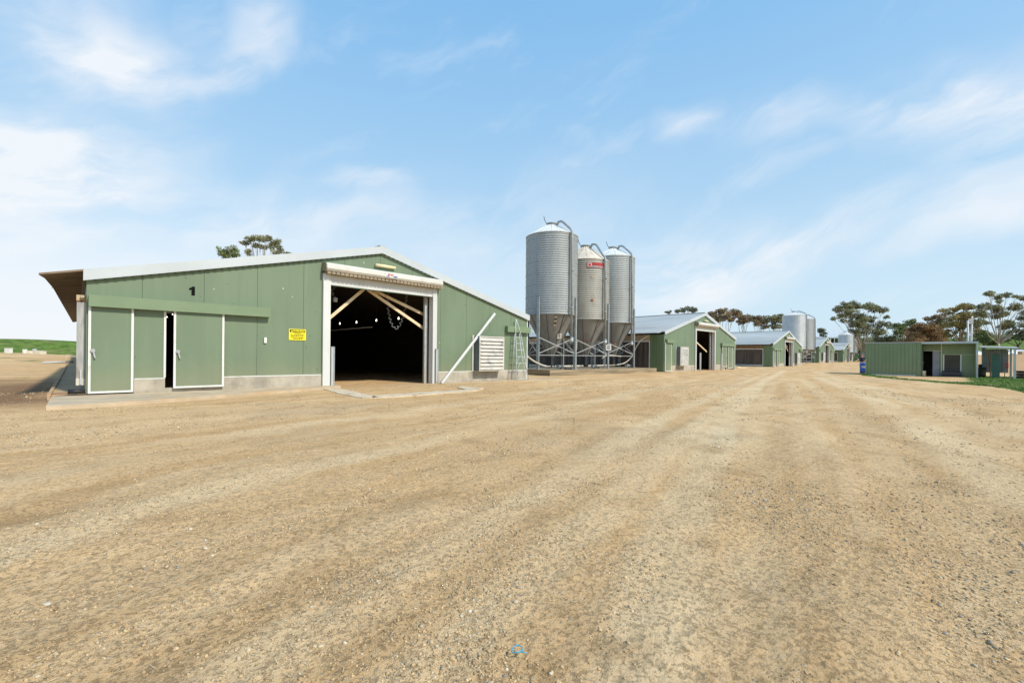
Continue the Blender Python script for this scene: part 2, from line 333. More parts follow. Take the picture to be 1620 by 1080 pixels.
def ground_mat():
    m,nt,b=new_mat('dry_gravel_yard'); g=NB(nt); P=g.geo()
    rot=g.mapping(P,(.16,1.5,1),rot=(0,0,R(-11)))
    warp=g.noise(P,.16,3,.5,out=1)
    add=g.n('ShaderNodeVectorMath',operation='MULTIPLY_ADD'); g.link(warp,add.inputs[0]); add.inputs[1].default_value=(5.5,5.5,0); g.link(P,add.inputs[2])
    P2=add.outputs[0]
    # mapping rotates after scaling, so turn first, then stretch
    turned=g.mapping(P2,rot=(0,0,R(-11)))
    streak=g.noise(g.mapping(turned,(.10,1.15,1)),1.0,5,.6)
    streak2=g.noise(g.mapping(turned,(.35,3.6,1),loc=(5,1,0)),1.0,4,.6)
    big=g.noise(P2,.23,4,.55); mid=g.noise(P,1.3,5,.6); fin=g.noise(P,9,6,.7); grit=g.noise(P,48,5,.75); grit2=g.noise(P,150,3,.7)
    tan=(.68,.425,.198); pale=(.86,.595,.325); dark=(.40,.235,.100); grey=(.62,.45,.265)
    c=g.mix(g.ramp(streak,.36,.66),tan,pale)
    c=g.mix(g.ramp(streak2,.42,.72,0,.55),c,(.75,.50,.26))
    c=g.mix(g.ramp(big,.50,.68,0,.55),c,grey)
    at0=g.n('ShaderNodeAttribute',attribute_name='cover'); s0=g.n('ShaderNodeSeparateColor'); g.link(at0.outputs['Color'],s0.inputs[0])
    c=g.mix(g.math('MULTIPLY',s0.outputs[2],g.ramp(fin,.2,.6,.55,.95)),c,(.90,.69,.42))
    c=g.mix(g.math('MULTIPLY',at0.outputs['Alpha'],g.ramp(fin,.35,.6,.1,.6)),c,(.37,.255,.135))
    c=g.mix(g.ramp(mid,.50,.72,0,.48),c,dark)
    c=g.mix(g.ramp(fin,.54,.68,0,.42),c,dark)
    speck=g.noise(P,30,6,.8); c=g.mix(g.ramp(speck,.60,.66,0,.48),c,(.20,.13,.065)); c=g.mix(g.ramp(speck,.40,.30,0,.35),c,(.86,.68,.44))
    c=g.mix(g.ramp(grit,.56,.70,0,.40),c,(.17,.11,.055))
    c=g.mix(g.ramp(grit,.44,.30,0,.55),c,(.85,.66,.42))
    c=g.mix(g.ramp(grit2,.57,.70,0,.40),c,(.14,.095,.055))
    # pebbles pressed into the surface
    vo=g.n('ShaderNodeTexVoronoi',feature='F1'); g.put(vo.inputs['Vector'],P); vo.inputs['Scale'].default_value=34
    sepc=g.n('ShaderNodeSeparateColor'); g.link(vo.outputs['Color'],sepc.inputs[0])
    pm=g.math('MULTIPLY',g.ramp(vo.outputs['Distance'],.40,.28),g.ramp(sepc.outputs[0],.70,.74))
    pm=g.math('MULTIPLY',pm,g.ramp(g.noise(P,.9,3),.35,.6,.25,1))
    pc=g.mix(sepc.outputs[1],(.30,.26,.20),(.66,.54,.38))
    c=g.mix(g.math('MULTIPLY',pm,.8),c,pc)
    at_=g.n('ShaderNodeAttribute',attribute_name='cover'); sa=g.n('ShaderNodeSeparateColor'); g.link(at_.outputs['Color'],sa.inputs[0])
    soil=g.mix(g.ramp(fin,.35,.65),(.20,.115,.06),(.36,.215,.115))
    soil=g.mix(pm,soil,pc)
    c=g.mix(g.math('MULTIPLY',sa.outputs[1],.95),c,soil)
    c=g.mix(1.0,c,(.865,.865,.86),'MULTIPLY')
    gr=g.mix(g.ramp(g.noise(g.mapping(P,(.6,.6,3)),1.4,6,.7),.35,.68),(.050,.098,.016),(.17,.265,.045))
    gr=g.mix(g.ramp(g.noise(P,.35,4,.6),.48,.68,0,.6),gr,(.22,.21,.08))
    c=g.mix(sa.outputs[0],c,gr)
    # brown far paddock beyond hut: bare orange soil
    sp=g.n('ShaderNodeSeparateXYZ'); g.link(P,sp.inputs[0])
    far=g.math('MULTIPLY',g.ramp(sp.outputs[0],60,80),g.ramp(sp.outputs[1],2,-6)); far=g.math('MULTIPLY',far,g.math('SUBTRACT',1.0,sa.outputs[0]))
    c=g.mix(g.math('MULTIPLY',far,.6),c,(.42,.235,.12))
    g.put(b.inputs['Base Color'],c); b.inputs['Roughness'].default_value=.95; b.inputs['Specular IOR Level'].default_value=.15
    h=g.math('ADD',g.math('MULTIPLY',fin,1.3),g.math('ADD',g.math('MULTIPLY',grit,.42),g.math('MULTIPLY',pm,.25)))
    h=g.math('ADD',h,g.math('MULTIPLY',grit2,.12))
    g.link(g.bump(g.math('ADD',h,g.math('MULTIPLY',g.ramp(speck,.66,.5),.25)),1.0,.020),b.inputs['Normal'])
    return m
build_ground()
# ------------------------------------------------------------------ loose stones on the yard: stuff
def ico(n=1):
    bm=bmesh.new(); bmesh.ops.create_icosphere(bm,subdivisions=n,radius=1)
    v=np.array([q.co[:] for q in bm.verts]); f=np.array([[q.index for q in p.verts] for p in bm.faces]); bm.free(); return v,f
def scatter(name,pos,size,shape_v,shape_f,tint,mname,squash=.6,label=None,jit=.34):
    n=len(pos); nv=len(shape_v); nf=len(shape_f)
    base=shape_v[None]*(1+rng.uniform(-jit,jit,(n,nv,1)))*np.stack([rng.uniform(.75,1.35,n),rng.uniform(.7,1.1,n),rng.uniform(.5,.8,n)*squash/.6],1)[:,None,:]
    a=rng.uniform(0,6.28,n); c,s=np.cos(a)[:,None],np.sin(a)[:,None]
    x=base[:,:,0]*c-base[:,:,1]*s; y=base[:,:,0]*s+base[:,:,1]*c
    V=np.stack([x,y,base[:,:,2]],-1)*size[:,None,None]+pos[:,None,:]
    Fc=(shape_f[None]+(np.arange(n)*nv)[:,None,None]).reshape(-1,3)
    me=bpy.data.meshes.new(name); me.vertices.add(n*nv); me.vertices.foreach_set('co',V.ravel())
    me.loops.add(Fc.size); me.loops.foreach_set('vertex_index',Fc.ravel().astype(np.int32)); me.polygons.add(len(Fc)); me.polygons.foreach_set('loop_start',np.arange(len(Fc))*3)
    me.update(); at_=me.color_attributes.new('tint','FLOAT_COLOR','POINT')
    at_.data.foreach_set('color',np.concatenate([np.repeat(tint,nv,0),np.ones((n*nv,1))],1).ravel())
    me.materials.append(mname); o=bpy.data.objects.new(name,me); col.objects.link(o); o['kind']='stuff'
    if label: o['label']=label
    return o
sm,snt,sb=new_mat('stone'); g_=NB(snt); a_=g_.n('ShaderNodeAttribute',attribute_name='tint'); g_.link(g_.mix(g_.noise(g_.geo(),120,3),a_.outputs['Color'],g_.mix(.35,a_.outputs['Color'],(.35,.26,.16))),sb.inputs['Base Color']); sb.inputs['Roughness'].default_value=.9
def stones(N,med,bigf,cap,name,pal,pr,shape,label,rmax,thr,jit):
    r_=1.2*np.exp(rng.random(N)**.85*math.log(rmax/1.2)); t_=np.radians(YAW+rng.uniform(-58,58,N)); x_=r_*np.cos(t_); y_=r_*np.sin(t_)
    c,s_=math.cos(R(11)),math.sin(R(11)); a=x_*c+y_*s_; p=-x_*s_+y_*c+1.1*vnoise(x_/7,y_/7,91)
    den=vnoise(x_/1.6,y_/1.6,33)*.8+vnoise(x_/.4,y_/.4,34)*.7+vnoise(a/2.5,p/.3,57)*.8+rng.uniform(-.5,.5,N)*.8
    keep=(den>thr)&~((y_>16.2)&(x_>-.6)&(x_<18.5))&~((y_>13.9)&(x_>-.7)&(x_<6)); x_,y_,r_=x_[keep],y_[keep],r_[keep]; n_=len(x_)
    sz=np.exp(rng.normal(math.log(med),.5,n_))*(1+r_*.11); big=rng.random(n_)<bigf; sz[big]*=rng.uniform(1.6,2.8,big.sum()); sz=np.clip(sz,.0012,cap+.0012*r_)
    z_=G(x_,y_)+fine(x_,y_)+sz*.15; ti=np.array(pal)[rng.choice(len(pal),n_,p=pr)]*rng.uniform(.8,1.15,(n_,1))
    return scatter(name,np.stack([x_,y_,z_],1),sz,shape[0],shape[1],ti,sm,label=label,jit=jit)
octa=(np.array([(1,0,0),(-1,0,0),(0,1,0),(0,-1,0),(0,0,1),(0,0,-1.)]),np.array([(0,2,4),(2,1,4),(1,3,4),(3,0,4),(2,0,5),(1,2,5),(3,1,5),(0,3,5)]))
stones(180000,.0033,.02,.009,'dirt_crumbs',[(.58,.415,.22),(.66,.49,.28),(.42,.29,.15),(.28,.195,.10)],[.33,.2,.27,.2],octa,'loose crumbs of dirt and fine gravel over the yard',24,.10,.4)
stones(42000,.0035,.014,.0125,'gravel',[(.50,.40,.26),(.58,.49,.34),(.36,.29,.19),(.36,.32,.25),(.27,.24,.19),(.66,.59,.46)],[.28,.2,.2,.14,.1,.08],ico(1),'loose pebbles and small stones scattered over the dirt yard',26,.22,.34)
# straw bits
mbs=MB()
for i in range(300):
    x=random.uniform(-1,1); rr=1.6*math.exp(random.random()*1.7); th=R(YAW+random.choice([random.uniform(20,52),random.uniform(-55,50)])); X=rr*math.cos(th);Y=rr*math.sin(th)
    z=gz(X,Y)+float(fine(np.array([X]),np.array([Y]))[0])+.006; a=random.uniform(0,3.14); l=random.uniform(.006,.022)
    mbs.bar((X-l*math.cos(a),Y-l*math.sin(a),z),(X+l*math.cos(a),Y+l*math.sin(a),z+random.uniform(-.004,.01)),.0016,.0014)
M['straw']=mat('straw',(.62,.52,.34),.9); o=mbs.build('straw','straw'); tag(o,'bits of dry straw lying on the dirt in the foreground',None,kind='stuff')
# grass blades on verge and by shed
def grass_blades():
    n=90000; gx=np.concatenate([rng.uniform(26,54,n),rng.uniform(-22,-1,n//3)]); gy=np.concatenate([rng.uniform(-9,7,n),rng.uniform(27,46,n//3)])
    n1=vnoise(gx/3.1,gy/3.1,5)+.5*vnoise(gx/.9,gy/.9,6)+.25*vnoise(gx/.3,gy/.3,8)
    k=(grass_map(gx,gy,n1)>rng.uniform(.45,1,len(gx)))&~((gx>46.6)&(gx<51.6)&(gy>-.9)&(gy<6.2)); gx,gy,n1=gx[k],gy[k],n1[k]; n=len(gx)
    h=rng.uniform(.03,.09,n)*(1+1.2*np.clip(n1,0,1)); a=rng.uniform(0,6.28,n); w=.022
    p=np.stack([gx,gy,G(gx,gy)-.01],1); dx=np.stack([np.cos(a)*w,np.sin(a)*w,0*a],1); tip=np.stack([rng.normal(0,.04,n),rng.normal(0,.04,n),h],1)
    V=np.stack([p-dx,p+dx,p+tip],1).reshape(-1,3)
    me=bpy.data.meshes.new('grass'); me.vertices.add(len(V)); me.vertices.foreach_set('co',V.ravel()); me.loops.add(len(V)); me.loops.foreach_set('vertex_index',np.arange(len(V),dtype=np.int32)); me.polygons.add(n); me.polygons.foreach_set('loop_start',np.arange(n)*3); me.update()
    M['blade']=mat('grass_blade',(.105,.205,.028),.7,var=.5,scale=1.2,dirt=(.22,.22,.07),dirt_amt=.5); me.materials.append(M['blade'])
    o=bpy.data.objects.new('grass',me); col.objects.link(o); tag(o,'short green grass growing along the verge and beside the yard',None,kind='stuff')
grass_blades()
# ------------------------------------------------------------------ concrete paths
mb=MB(); xs=[(-.45,14.05),(.5,14.2),(1.6,14.43),(2.8,14.9),(3.9,15.4),(5.0,15.62),(6.3,16.2),(7.2,16.6),(7.3,17.03),(-.45,17.03)]
mb.prism_z(xs,-.1,.10,0)
xr=[(11.8,16.5),(13,16.35),(14.6,16.1),(16,16.2),(17.4,15.9),(19.2,15.7),(19.9,16.0),(18.9,16.9),(11.8,17.03)]
mb.prism_z(xr,-.1,.026,0)
o=mb.build('path','conc_apron'); o['kind']='structure'; o['label']='pale concrete apron along the front of the nearest shed'
mb=MB(); mb.box((-.45,17.04,-.1),(.2,75,.125)); mb.box((-.53,17.04,-.1),(-.452,60,.16),0)
o=mb.build('path','conc_tan'); o['kind']='structure'; o['label']='dusty concrete strip down the side of the nearest shed'
# worn slab in front of the roller door
def ragged(pts,w):
    out=[]
    for i in range(len(pts)):
        a=Vector(pts[i]);b=Vector(pts[(i+1)%len(pts)]); n=max(2,int((b-a).length/.35))
        for k in range(n): p=a.lerp(b,k/n); out.append((p.x+random.uniform(-w,w),p.y+random.uniform(-w,w)))
    return out
mb=MB()
for poly in (ragged([(6.5,16.9),(7.0,16.9),(6.75,14.2),(6.45,12.25),(6.0,12.3),(6.1,14.4)],.06),ragged([(6.1,12.25),(8.6,12.1),(10.9,12.65),(11.1,13.0),(9,12.95),(6.6,12.85)],.10),ragged([(10.5,12.9),(11.2,12.9),(11.35,14.3),(10.9,14.3)],.1)):
    mb.prism_z(poly,-.02,.034)
o=mb.build('path','conc_pale'); o['kind']='structure'; o['label']='worn edges of a concrete slab showing through dirt before the roller door'
# ------------------------------------------------------------------ poultry sheds
def roofz(l,W): return 3.3+2.22*(1-abs(l-W/2)/(W/2))
def make_shed(x0,y0,W,z0,L,layout,label,cat='shed',gl=1.3,near=False,number=None):
    s=W/17.7; t=empty('poultry_shed',(x0,y0,z0)); tag(t,label,cat,'poultry sheds in a row')
    X=lambda l:x0+l*s
    def Q(mb,l0,l1,za,zb,ya,yb,mi=0): mb.box((X(l0),y0+ya,z0+za),(X(l1),y0+yb,z0+zb),mi)
    rz=lambda l:3.3+2.22*(1-abs(l-8.85)/8.85)
    # front wall
    mb=MB(); T=.12
    def seg(l0,l1,zb):
        ls=[l0]+([8.85] if l0<8.85<l1 else [])+[l1]
        poly=[(X(l0),z0+zb),(X(l1),z0+zb)]+[(X(l),z0+rz(l)) for l in reversed(ls)]
        mb.prism_y(poly,y0,y0+T,0)
    if layout=='A': parts=[(0,1.02,.13),(1.02,1.74,.53),(1.74,2.6,2.5),(2.6,6.43,.53),(6.43,11.6,4.5),(11.6,17.7,.53)]
    else: parts=[(0,1.3,.05),(1.3,6.43,.53),(6.43,11.6,4.5),(11.6,14.6,.53),(14.6,15.0,2.5),(15.0,15.9,.53),(15.9,17.7,.1)]
    for p in parts: seg(*p)
    for l in [1.19+1.525*k for k in range(11)]:
        if near or True:
            zb=.56 if not 6.4<l<11.6 else 4.5
            if l<1.3: zb=2.6
            Q(mb,l-.006,l+.006,zb,rz(l)-.03,-.003,.0,1)
    if near:
        for k in range(70):
            l=random.uniform(.3,17.2); z=random.uniform(.7,rz(l)-.2)
            if 6.3<l<11.7 and z<4.9: continue
            r=random.uniform(.008,.018); Q(mb,l-r,l+r,z-r,z+r,-.004,.0,1 if random.random()<.7 else 2)
    mb.build('front_wall',['green','seam','white'],t)
    # plinth
    mb=MB()
    pl=[(1.02,1.95,.5),(2.0,6.43,.5),(11.6,17.7,.5)] if layout=='A' else [(1.3,6.43,.5),(11.6,14.6,.5),(15.0,15.9,.5)]
    if layout=='A': pl=[(1.02,1.74,.5),(1.74,2.6,.22),(2.6,6.43,.5),(11.6,17.7,.5)]
    for a,b,h in pl:
        mb=MB(); Q(mb,a,b,-.2,h,-.012,T); p=mb.build('plinth','conc',t)
        if h==.5: mb=MB(); Q(mb,a,b,.5,.53,-.018,T-.02); mb.build('plinth_trim','white',p)
    # side walls, back, interior lining
    mb=MB(); 
    mb.box((X(17.7)-.12,y0+T,z0-.1),(X(17.7),y0+L,z0+3.28)); 
    mb.box((X(0),y0+T,z0-.1),(X(0)+.12,y0+gl,z0+3.28),1 if not near else 0)
    if not near:
        k=.1
        while k<gl-.05: mb.box((X(0)-.025,y0+k,z0+.0),(X(0),y0+k+.05,z0+3.25),1); k+=.3
    mb.build('side_wall',['green','green_shade'],t)
    mb=MB(); mb.box((X(0),y0+gl,z0-.1),(X(0)+.12,y0+L,z0+.3)); mb.build('side_footing','conc',t)
    mb=MB(); mb.box((X(0)+.02,y0+gl,z0+.3),(X(0)+.10,y0+L,z0+2.72)); c=mb.build('side_curtain','curtain',t)
    mb=MB(); mb.box((X(0)-.03,y0+gl,z0+2.66),(X(0)+.015,y0+L,z0+2.76)); mb.box((X(0)-.03,y0+gl+.02,z0+.26),(X(0)+.015,y0+L,z0+.34)); mb.box((X(0)-.03,y0+gl,z0+.34),(X(0)+.015,y0+gl+.06,z0+2.66)); mb.build('curtain_rail','white',c)
    mb=MB(); mb.box((X(0)+.02,y0+gl,z0+2.72),(X(0)+.1,y0+L,z0+3.28)); mb.build('upper_lining','beige' if x0<50 else 'timber_raw',t)
    # dark lining inside
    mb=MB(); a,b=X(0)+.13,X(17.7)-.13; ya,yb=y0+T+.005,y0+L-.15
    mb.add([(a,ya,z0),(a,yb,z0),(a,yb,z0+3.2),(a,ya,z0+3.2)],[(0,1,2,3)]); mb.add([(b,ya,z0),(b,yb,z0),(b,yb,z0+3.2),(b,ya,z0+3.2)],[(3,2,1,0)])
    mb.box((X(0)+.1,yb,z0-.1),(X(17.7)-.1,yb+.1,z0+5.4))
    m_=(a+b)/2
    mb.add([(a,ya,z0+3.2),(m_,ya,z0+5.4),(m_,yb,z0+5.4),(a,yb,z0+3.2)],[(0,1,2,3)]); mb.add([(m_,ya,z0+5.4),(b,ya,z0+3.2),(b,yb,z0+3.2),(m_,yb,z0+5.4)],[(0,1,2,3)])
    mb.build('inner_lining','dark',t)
    # roof
    mb=MB(); th=.10; ov=.0 if near else .75; f=y0-.10; zt=.26
    for sg in (0,1):
        e=X(0)-ov if sg==0 else X(17.7)+(.1 if near else .75)
        e0=X(0)-.06 if sg==0 else X(17.7)+.06
        za=z0+3.3+zt; zb=z0+5.52+zt; slope=(zb-za)/(W/2)
        ez=za-slope*abs((e-(X(0) if sg==0 else X(17.7))))*.8
        rows=[f+.02 if (near) else f+.02,y0+L+.3]
        poly=[(e0,za-.0),(X(8.85),zb),(X(8.85),zb-th),(e0,za-th)]
        mb.prism_y(sorted_ccw(poly),f+.02,y0+L+.3)
        if ov: mb.prism_y(sorted_ccw([(e,ez),(e0,za-.002),(e0,za-th),(e,ez-.05)]),y0+.25,y0+L+.3)
    mb.box((X(8.85)-.14,f,z0+5.52+zt-.01),(X(8.85)+.14,y0+L+.3,z0+5.52+zt+.03))
    mb.build('roof','roof',t)
    mb=MB()
    for sg in (-1,1):
        e=X(0)-.07 if sg<0 else X(17.7)+.07; m=X(8.85)
        za=z0+3.3+zt-.0; zb=z0+5.52+zt
        mb.prism_y(sorted_ccw([(e,za-.015),(m,zb+.0),(m,zb-.27),(e,za-.285)]),f-.03,f+.015)
        mb.prism_y(sorted_ccw([(e,za-.285),(m,zb-.27),(m,zb-.295),(e,za-.31)]),f-.028,y0-.004)
    mb.build('fascia','fascia',t)
    if near:   # profiled closure strip shows as a toothed line under the fascia
        mb=MB(); mb.prism_y([(X(.1),z0+rz(.1)-.032),(X(8.85),z0+5.52-.032),(X(17.6),z0+rz(17.6)-.032),(X(17.6),z0+rz(17.6)-.022),(X(8.85),z0+5.52-.022),(X(.1),z0+rz(.1)-.022)],y0-.095,y0-.005)
        for k in range(int(17.5/.2)):
            l=.15+k*.2; mb.box((X(l),y0-.1,z0+rz(l)-.055),(X(l+.1),y0-.004,z0+rz(l)-.028))
        mb.build('closure_strip','seam',t)
    # roller door
    mb=MB(); Q(mb,6.71,11.38,3.94,4.46,-.05,-.0); rd=mb.build('roller_door','white' if not near else 'jamb',t)
    mb=MB(); Q(mb,6.71,11.38,3.91,3.94,-.06,.01); mb.build('bottom_rail','seam',rd)
    mb=MB(); y_=y0
    prof=[(-.02,4.42),(-.36,4.42),(-.42,4.50),(-.40,4.66),(-.33,4.72),(-.02,4.75)]
    n=len(prof)
    for la,lb,mi in ((6.42,6.46,1),(6.46,11.66,0),(11.66,11.70,0)):
        vs=[(X(la),y0+a,z0+b) for a,b in prof]+[(X(lb),y0+a,z0+b) for a,b in prof]
        fs=[tuple(range(n)),tuple(range(2*n-1,n-1,-1))]+[(i,(i+1)%n,(i+1)%n+n,i+n)[::-1] for i in range(n)]
        mb.add(vs,fs,mi)
    bx=mb.build('shutter_box',['boxmetal','boxend'],rd)
    mb=MB(); k=6.5
    while k<11.6:
        Q(mb,k,k+.125,4.31,4.416,-.34,-.06,0); Q(mb,k+.125,k+.17,4.33,4.416,-.31,-.07,1); k+=.17
    mb.build('rolled_slats',['lath','boxend'],bx)
    mb=MB(); Q(mb,6.45,6.72,-.05,4.35,-.10,T+.1,0); Q(mb,6.44,6.455,-.05,4.35,-.115,-.0,0); mb.build('door_jamb','jamb',rd)
    mb=MB(); Q(mb,11.38,11.6,-.05,4.35,-.10,T+.1,0); mb.build('door_jamb','jamb',rd)
    mb=MB(); Q(mb,11.2,11.36,-.05,3.98,.30,.42,0); mb.build('inner_post','steel',t)
    # doors
    def door(l0,l1,zb,zt,ya,handle=None,frame=.055):
        mb=MB(); Q(mb,l0+frame,l1-frame,zb+frame,zt,ya-.045,ya); d=mb.build('sliding_door','green',t)
        mb=MB(); Q(mb,l0,l0+frame,zb,zt,ya-.06,ya); Q(mb,l1-frame,l1,zb,zt,ya-.06,ya); Q(mb,l0+frame,l1-frame,zb,zb+frame,ya-.06,ya); mb.build('door_frame','white',d)
        if handle:
            mb=MB(); c=(X(handle),y0+ya-.06,z0+1.33)
            mb.tube([(c[0],c[1]+.02,c[2]),(c[0],c[1]-.03,c[2])],.055,14); mb.bar((c[0]+.01,c[1]-.035,c[2]),(c[0]+.05,c[1]-.05,c[2]-.2),.035,.02); mb.build('handle','steel',d)
        return d
    def rail(l0,l1,z=2.55):
        mb=MB(); Q(mb,l0,l1,z,z+.32,-.22,-.19); Q(mb,l0,l1,z+.29,z+.32,-.189,-.004); Q(mb,l0,l0+.02,z,z+.289,-.189,-.004);Q(mb,l1-.02,l1,z,z+.289,-.189,-.004); mb.build('door_rail','green_rail',t)
    def fan(l0):
        w=1.66/s; mb=MB(); Q(mb,l0,l0+w,.53,2.25,-.40,-.02); fb=mb.build('exhaust_fan','slate',t)
        mb=MB(); Q(mb,l0-.13,l0-.03,.5,2.3,-.05,-.012); Q(mb,l0+w,l0+w+.04,.5,2.3,-.05,-.012)
        Q(mb,l0,l0+.06,.53,2.25,-.44,-.402); Q(mb,l0+w-.06,l0+w,.53,2.25,-.44,-.402); Q(mb,l0+.06,l0+w-.06,2.2,2.25,-.44,-.402); Q(mb,l0+.06,l0+w-.06,.53,.58,-.44,-.402); mb.build('fan_frame','boxmetal',fb)
        mb=MB()
        for k in range(9):
            z=.6+k*.178; xa,xb=X(l0+.06),X(l0+w-.06)
            mb.add([(xa,y0-.48,z0+z),(xb,y0-.48,z0+z),(xb,y0-.405,z0+z+.150),(xa,y0-.405,z0+z+.150),(xa,y0-.403,z0+z+.0),(xb,y0-.403,z0+z+.0)],[(0,1,2,3),(4,5,1,0),(0,3,4),(1,5,2)])
        mb.build('louvre','louvre',fb)
    if layout=='A':
        rail(.04,4.6); door(.04,1.0,.14,2.56,-.03,.13)
        mb=MB(); Q(mb,1.70,1.755,.54,2.55,-.03,-.004); mb.build('slot_trim','white',t)
        door(1.93,3.25,.21,2.56,-.07,2.03)
        fan(13.88 if near else 12.9)
        rail(16.0,17.76,2.55); 
        mb=MB(); Q(mb,17.66,17.72,.0,3.3,-.02,.04); mb.build('corner_trim','white',t)
    else:
        rail(.2,1.75); door(.08,1.25,.06,2.56,-.03)
        fan(2.35)
        rail(13.2,17.4); door(13.5,14.85,.3,2.56,-.06,14.75); door(15.3,16.6,.1,2.56,-.05)
        mb=MB(); Q(mb,17.64,17.72,.0,3.3,-.02,.04); mb.build('corner_trim','white',t)
    # light above door
    mb=MB(); mb.tube([(X(8.55),y0-.09,z0+4.97),(X(9.45),y0-.09,z0+4.97)],.065,12); mb.build('light_fitting','cream',t)
    # timber braces inside the doorway
    mb=MB(); yb=y0+.55
    br=[((6.9,2.68),(8.40,4.05)),((8.55,4.03),(11.5,2.44)),((8.85,4.03),(11.5,3.14))] if layout=='A' else [((6.9,3.3),(10.9,1.9))]
    for i,(a,b) in enumerate(br):
        mb=MB(); mb.bar((X(a[0]),yb+i*.05,z0+a[1]),(X(b[0]),yb+i*.05,z0+b[1]),.05,.12); mb.build('brace','timber' if i<2 else 'timber',t)
    return t
def sorted_ccw(p):
    c=(sum(q[0] for q in p)/len(p),sum(q[1] for q in p)/len(p)); return sorted(p,key=lambda q:math.atan2(q[1]-c[1],q[0]-c[0]))
s1=make_shed(.21,17.04,17.7,0,66,'A','nearest long green shed numbered 1 with wide open roller door',near=True,gl=3)
s2=make_shed(36.45,18.26,17.0,0,90,'B','green gabled shed just behind the three near silos',gl=1.35)
s3=make_shed(73.36,19.82,16.6,-.05,90,'A','green gabled shed with brown side curtain, second beyond the near silos',gl=1.25)
s4=make_shed(114.32,21.96,15.8,.4,90,'B','small distant green shed just right of the tall far silos',gl=1.3)
s5=make_shed(155.55,24.16,15.6,.37,90,'A','farthest small green gabled shed, at the end of the row',gl=1.2)
# number 1
mb=MB(); mb.prism_y([(2.59,3.10),(2.68,3.10),(2.68,3.38),(2.61,3.38),(2.59,3.35),(2.53,3.32),(2.53,3.26),(2.59,3.275)],17.03,17.0365); mb.build('number','ink',s1)
# sticker on shutter box
mb=MB(); mb.box((9.03,16.615,4.47),(9.60,16.62,4.65)); st=mb.build('maker_badge','white',s1)
mb=MB(); mb.add([(9.05,16.612,4.49),(9.20,16.612,4.49),(9.24,16.612,4.53),(9.09,16.612,4.53)],[(0,1,2,3)]); mb.add([(9.38,16.612,4.49),(9.57,16.612,4.49),(9.59,16.612,4.55),(9.41,16.612,4.55)],[(0,1,2,3)]); mb.build('stripe','blue',st)
lettering('B&D',.13,(9.27,16.611,4.57),(R(90),0,0),'red',st,'lettering',bold=.006)
# small white switch box
mb=MB(); mb.box((4.66,16.98,1.66),(4.74,17.037,1.85)); tag(mb.build('switch_box','white',origin=(4.7,17.0,1.66)),'small white switch box on the green wall right of the sliding door','box')
# warning sign
t=empty('warning_sign',(5.77,17.02,1.78)); tag(t,'yellow and black warning sign on the green wall','sign')
mb=MB(); mb.box((5.47,17.015,1.79),(6.06,17.033,2.19)); bd=mb.build('sign_board','yellow',t)
mb=MB(); mb.box((5.50,17.011,2.07),(6.03,17.0148,2.165)); mb.build('header','ink',bd)
mb=MB(); mb.add([(5.53,17.009,2.085),(5.61,17.009,2.085),(5.57,17.009,2.152)],[(0,1,2)]); mb.build('triangle','yellow',bd)
lettering('WARNING',.088,(5.81,17.009,2.117),(R(90),0,0),'yellow',bd,bold=.003,sx=.93)
mb=MB(); random.seed(3)
for z,a,b in ((2.035,5.66,5.88),(1.985,5.52,6.0),(1.935,5.55,5.97),(1.885,5.53,5.98),(1.84,5.60,5.94)):
    x=a
    while x<b:
        w=random.uniform(.03,.08); mb.box((x,17.0115,z-.011),(min(x+w,b),17.0147,z+.011)); x+=w+.014
mb.build('small_print','ink',bd)
# guard posts
def gpost(x,y,z,h,label,mt='post'):
    mb=MB(); mb.box((x-.07,y-.05,z-.1),(x+.07,y+.05,z+h)); mb.box((x-.05,y-.054,z+.1),(x+.0,y-.0505,z+h-.05),1)
    o=mb.build('guard_post',[mt,'galv_light'],origin=(x,y,z)); tag(o,label,'post','steel guard posts at roller doors')
gpost(7.02,16.95,0,1.58,'blue grey guard post at the left jamb of the nearest roller door')
gpost(11.78,16.9,0,1.58,'blue grey guard post at the right jamb of the nearest roller door')
gpost(43.15,17.9,0,1.75,'grey post at left of the doorway of the shed behind the silos','galv_light')
gpost(47.9,17.7,0,1.75,'dark grey post at right of the doorway of the shed behind the silos')
gpost(80.6,19.4,-.05,1.7,'slim grey post in the doorway of the shed beside the tall far silos','galv_light')
# bulbs
def bulb(p,label,q=1.0):
    t=empty('light_bulb',p); tag(t,label,'light bulb','lit bulbs hanging inside the sheds')
    mb=MB(); mb.lathe([(a_*q,b_*q) for a_,b_ in ((.004,-.034),(.021,-.025),(.029,0),(.017,.03),(.013,.07))],p,10); mb.build('bulb','bulb',t)
    mb=MB(); mb.tube([(p[0],p[1],p[2]+.07),(p[0],p[1],p[2]+.14)],.025,8); mb.tube([(p[0],p[1],p[2]+.14),(p[0],p[1],p[2]+.7)],.006,5); mb.build('holder','char',t)
names=['nearest on the right','second from the right','third from the right','leftmost visible']
for i,(px,py) in enumerate(((630.5,504),(595.5,507),(564,510),(537.5,512))):
    x,y=onZ(px,py,3.0); bulb((x,y,3.0),'lit bulb seen through the nearest roller door, %s of four'%names[i])
for i,(px,py,z) in enumerate(((264,501.5,3.1),(273,497.5,3.1),(262.5,516,2.9))):
    x,y=onZ(px,py,z); bulb((x,y,z),'lit bulb seen in the gap beside the sliding door, '+['the upper left one','the upper right one','the lower one'][i],.6)
x,y=onZ(520.3,452.5,3.9); bulb((6.98,18.3,3.87),'lit bulb just inside the top left corner of the roller door')
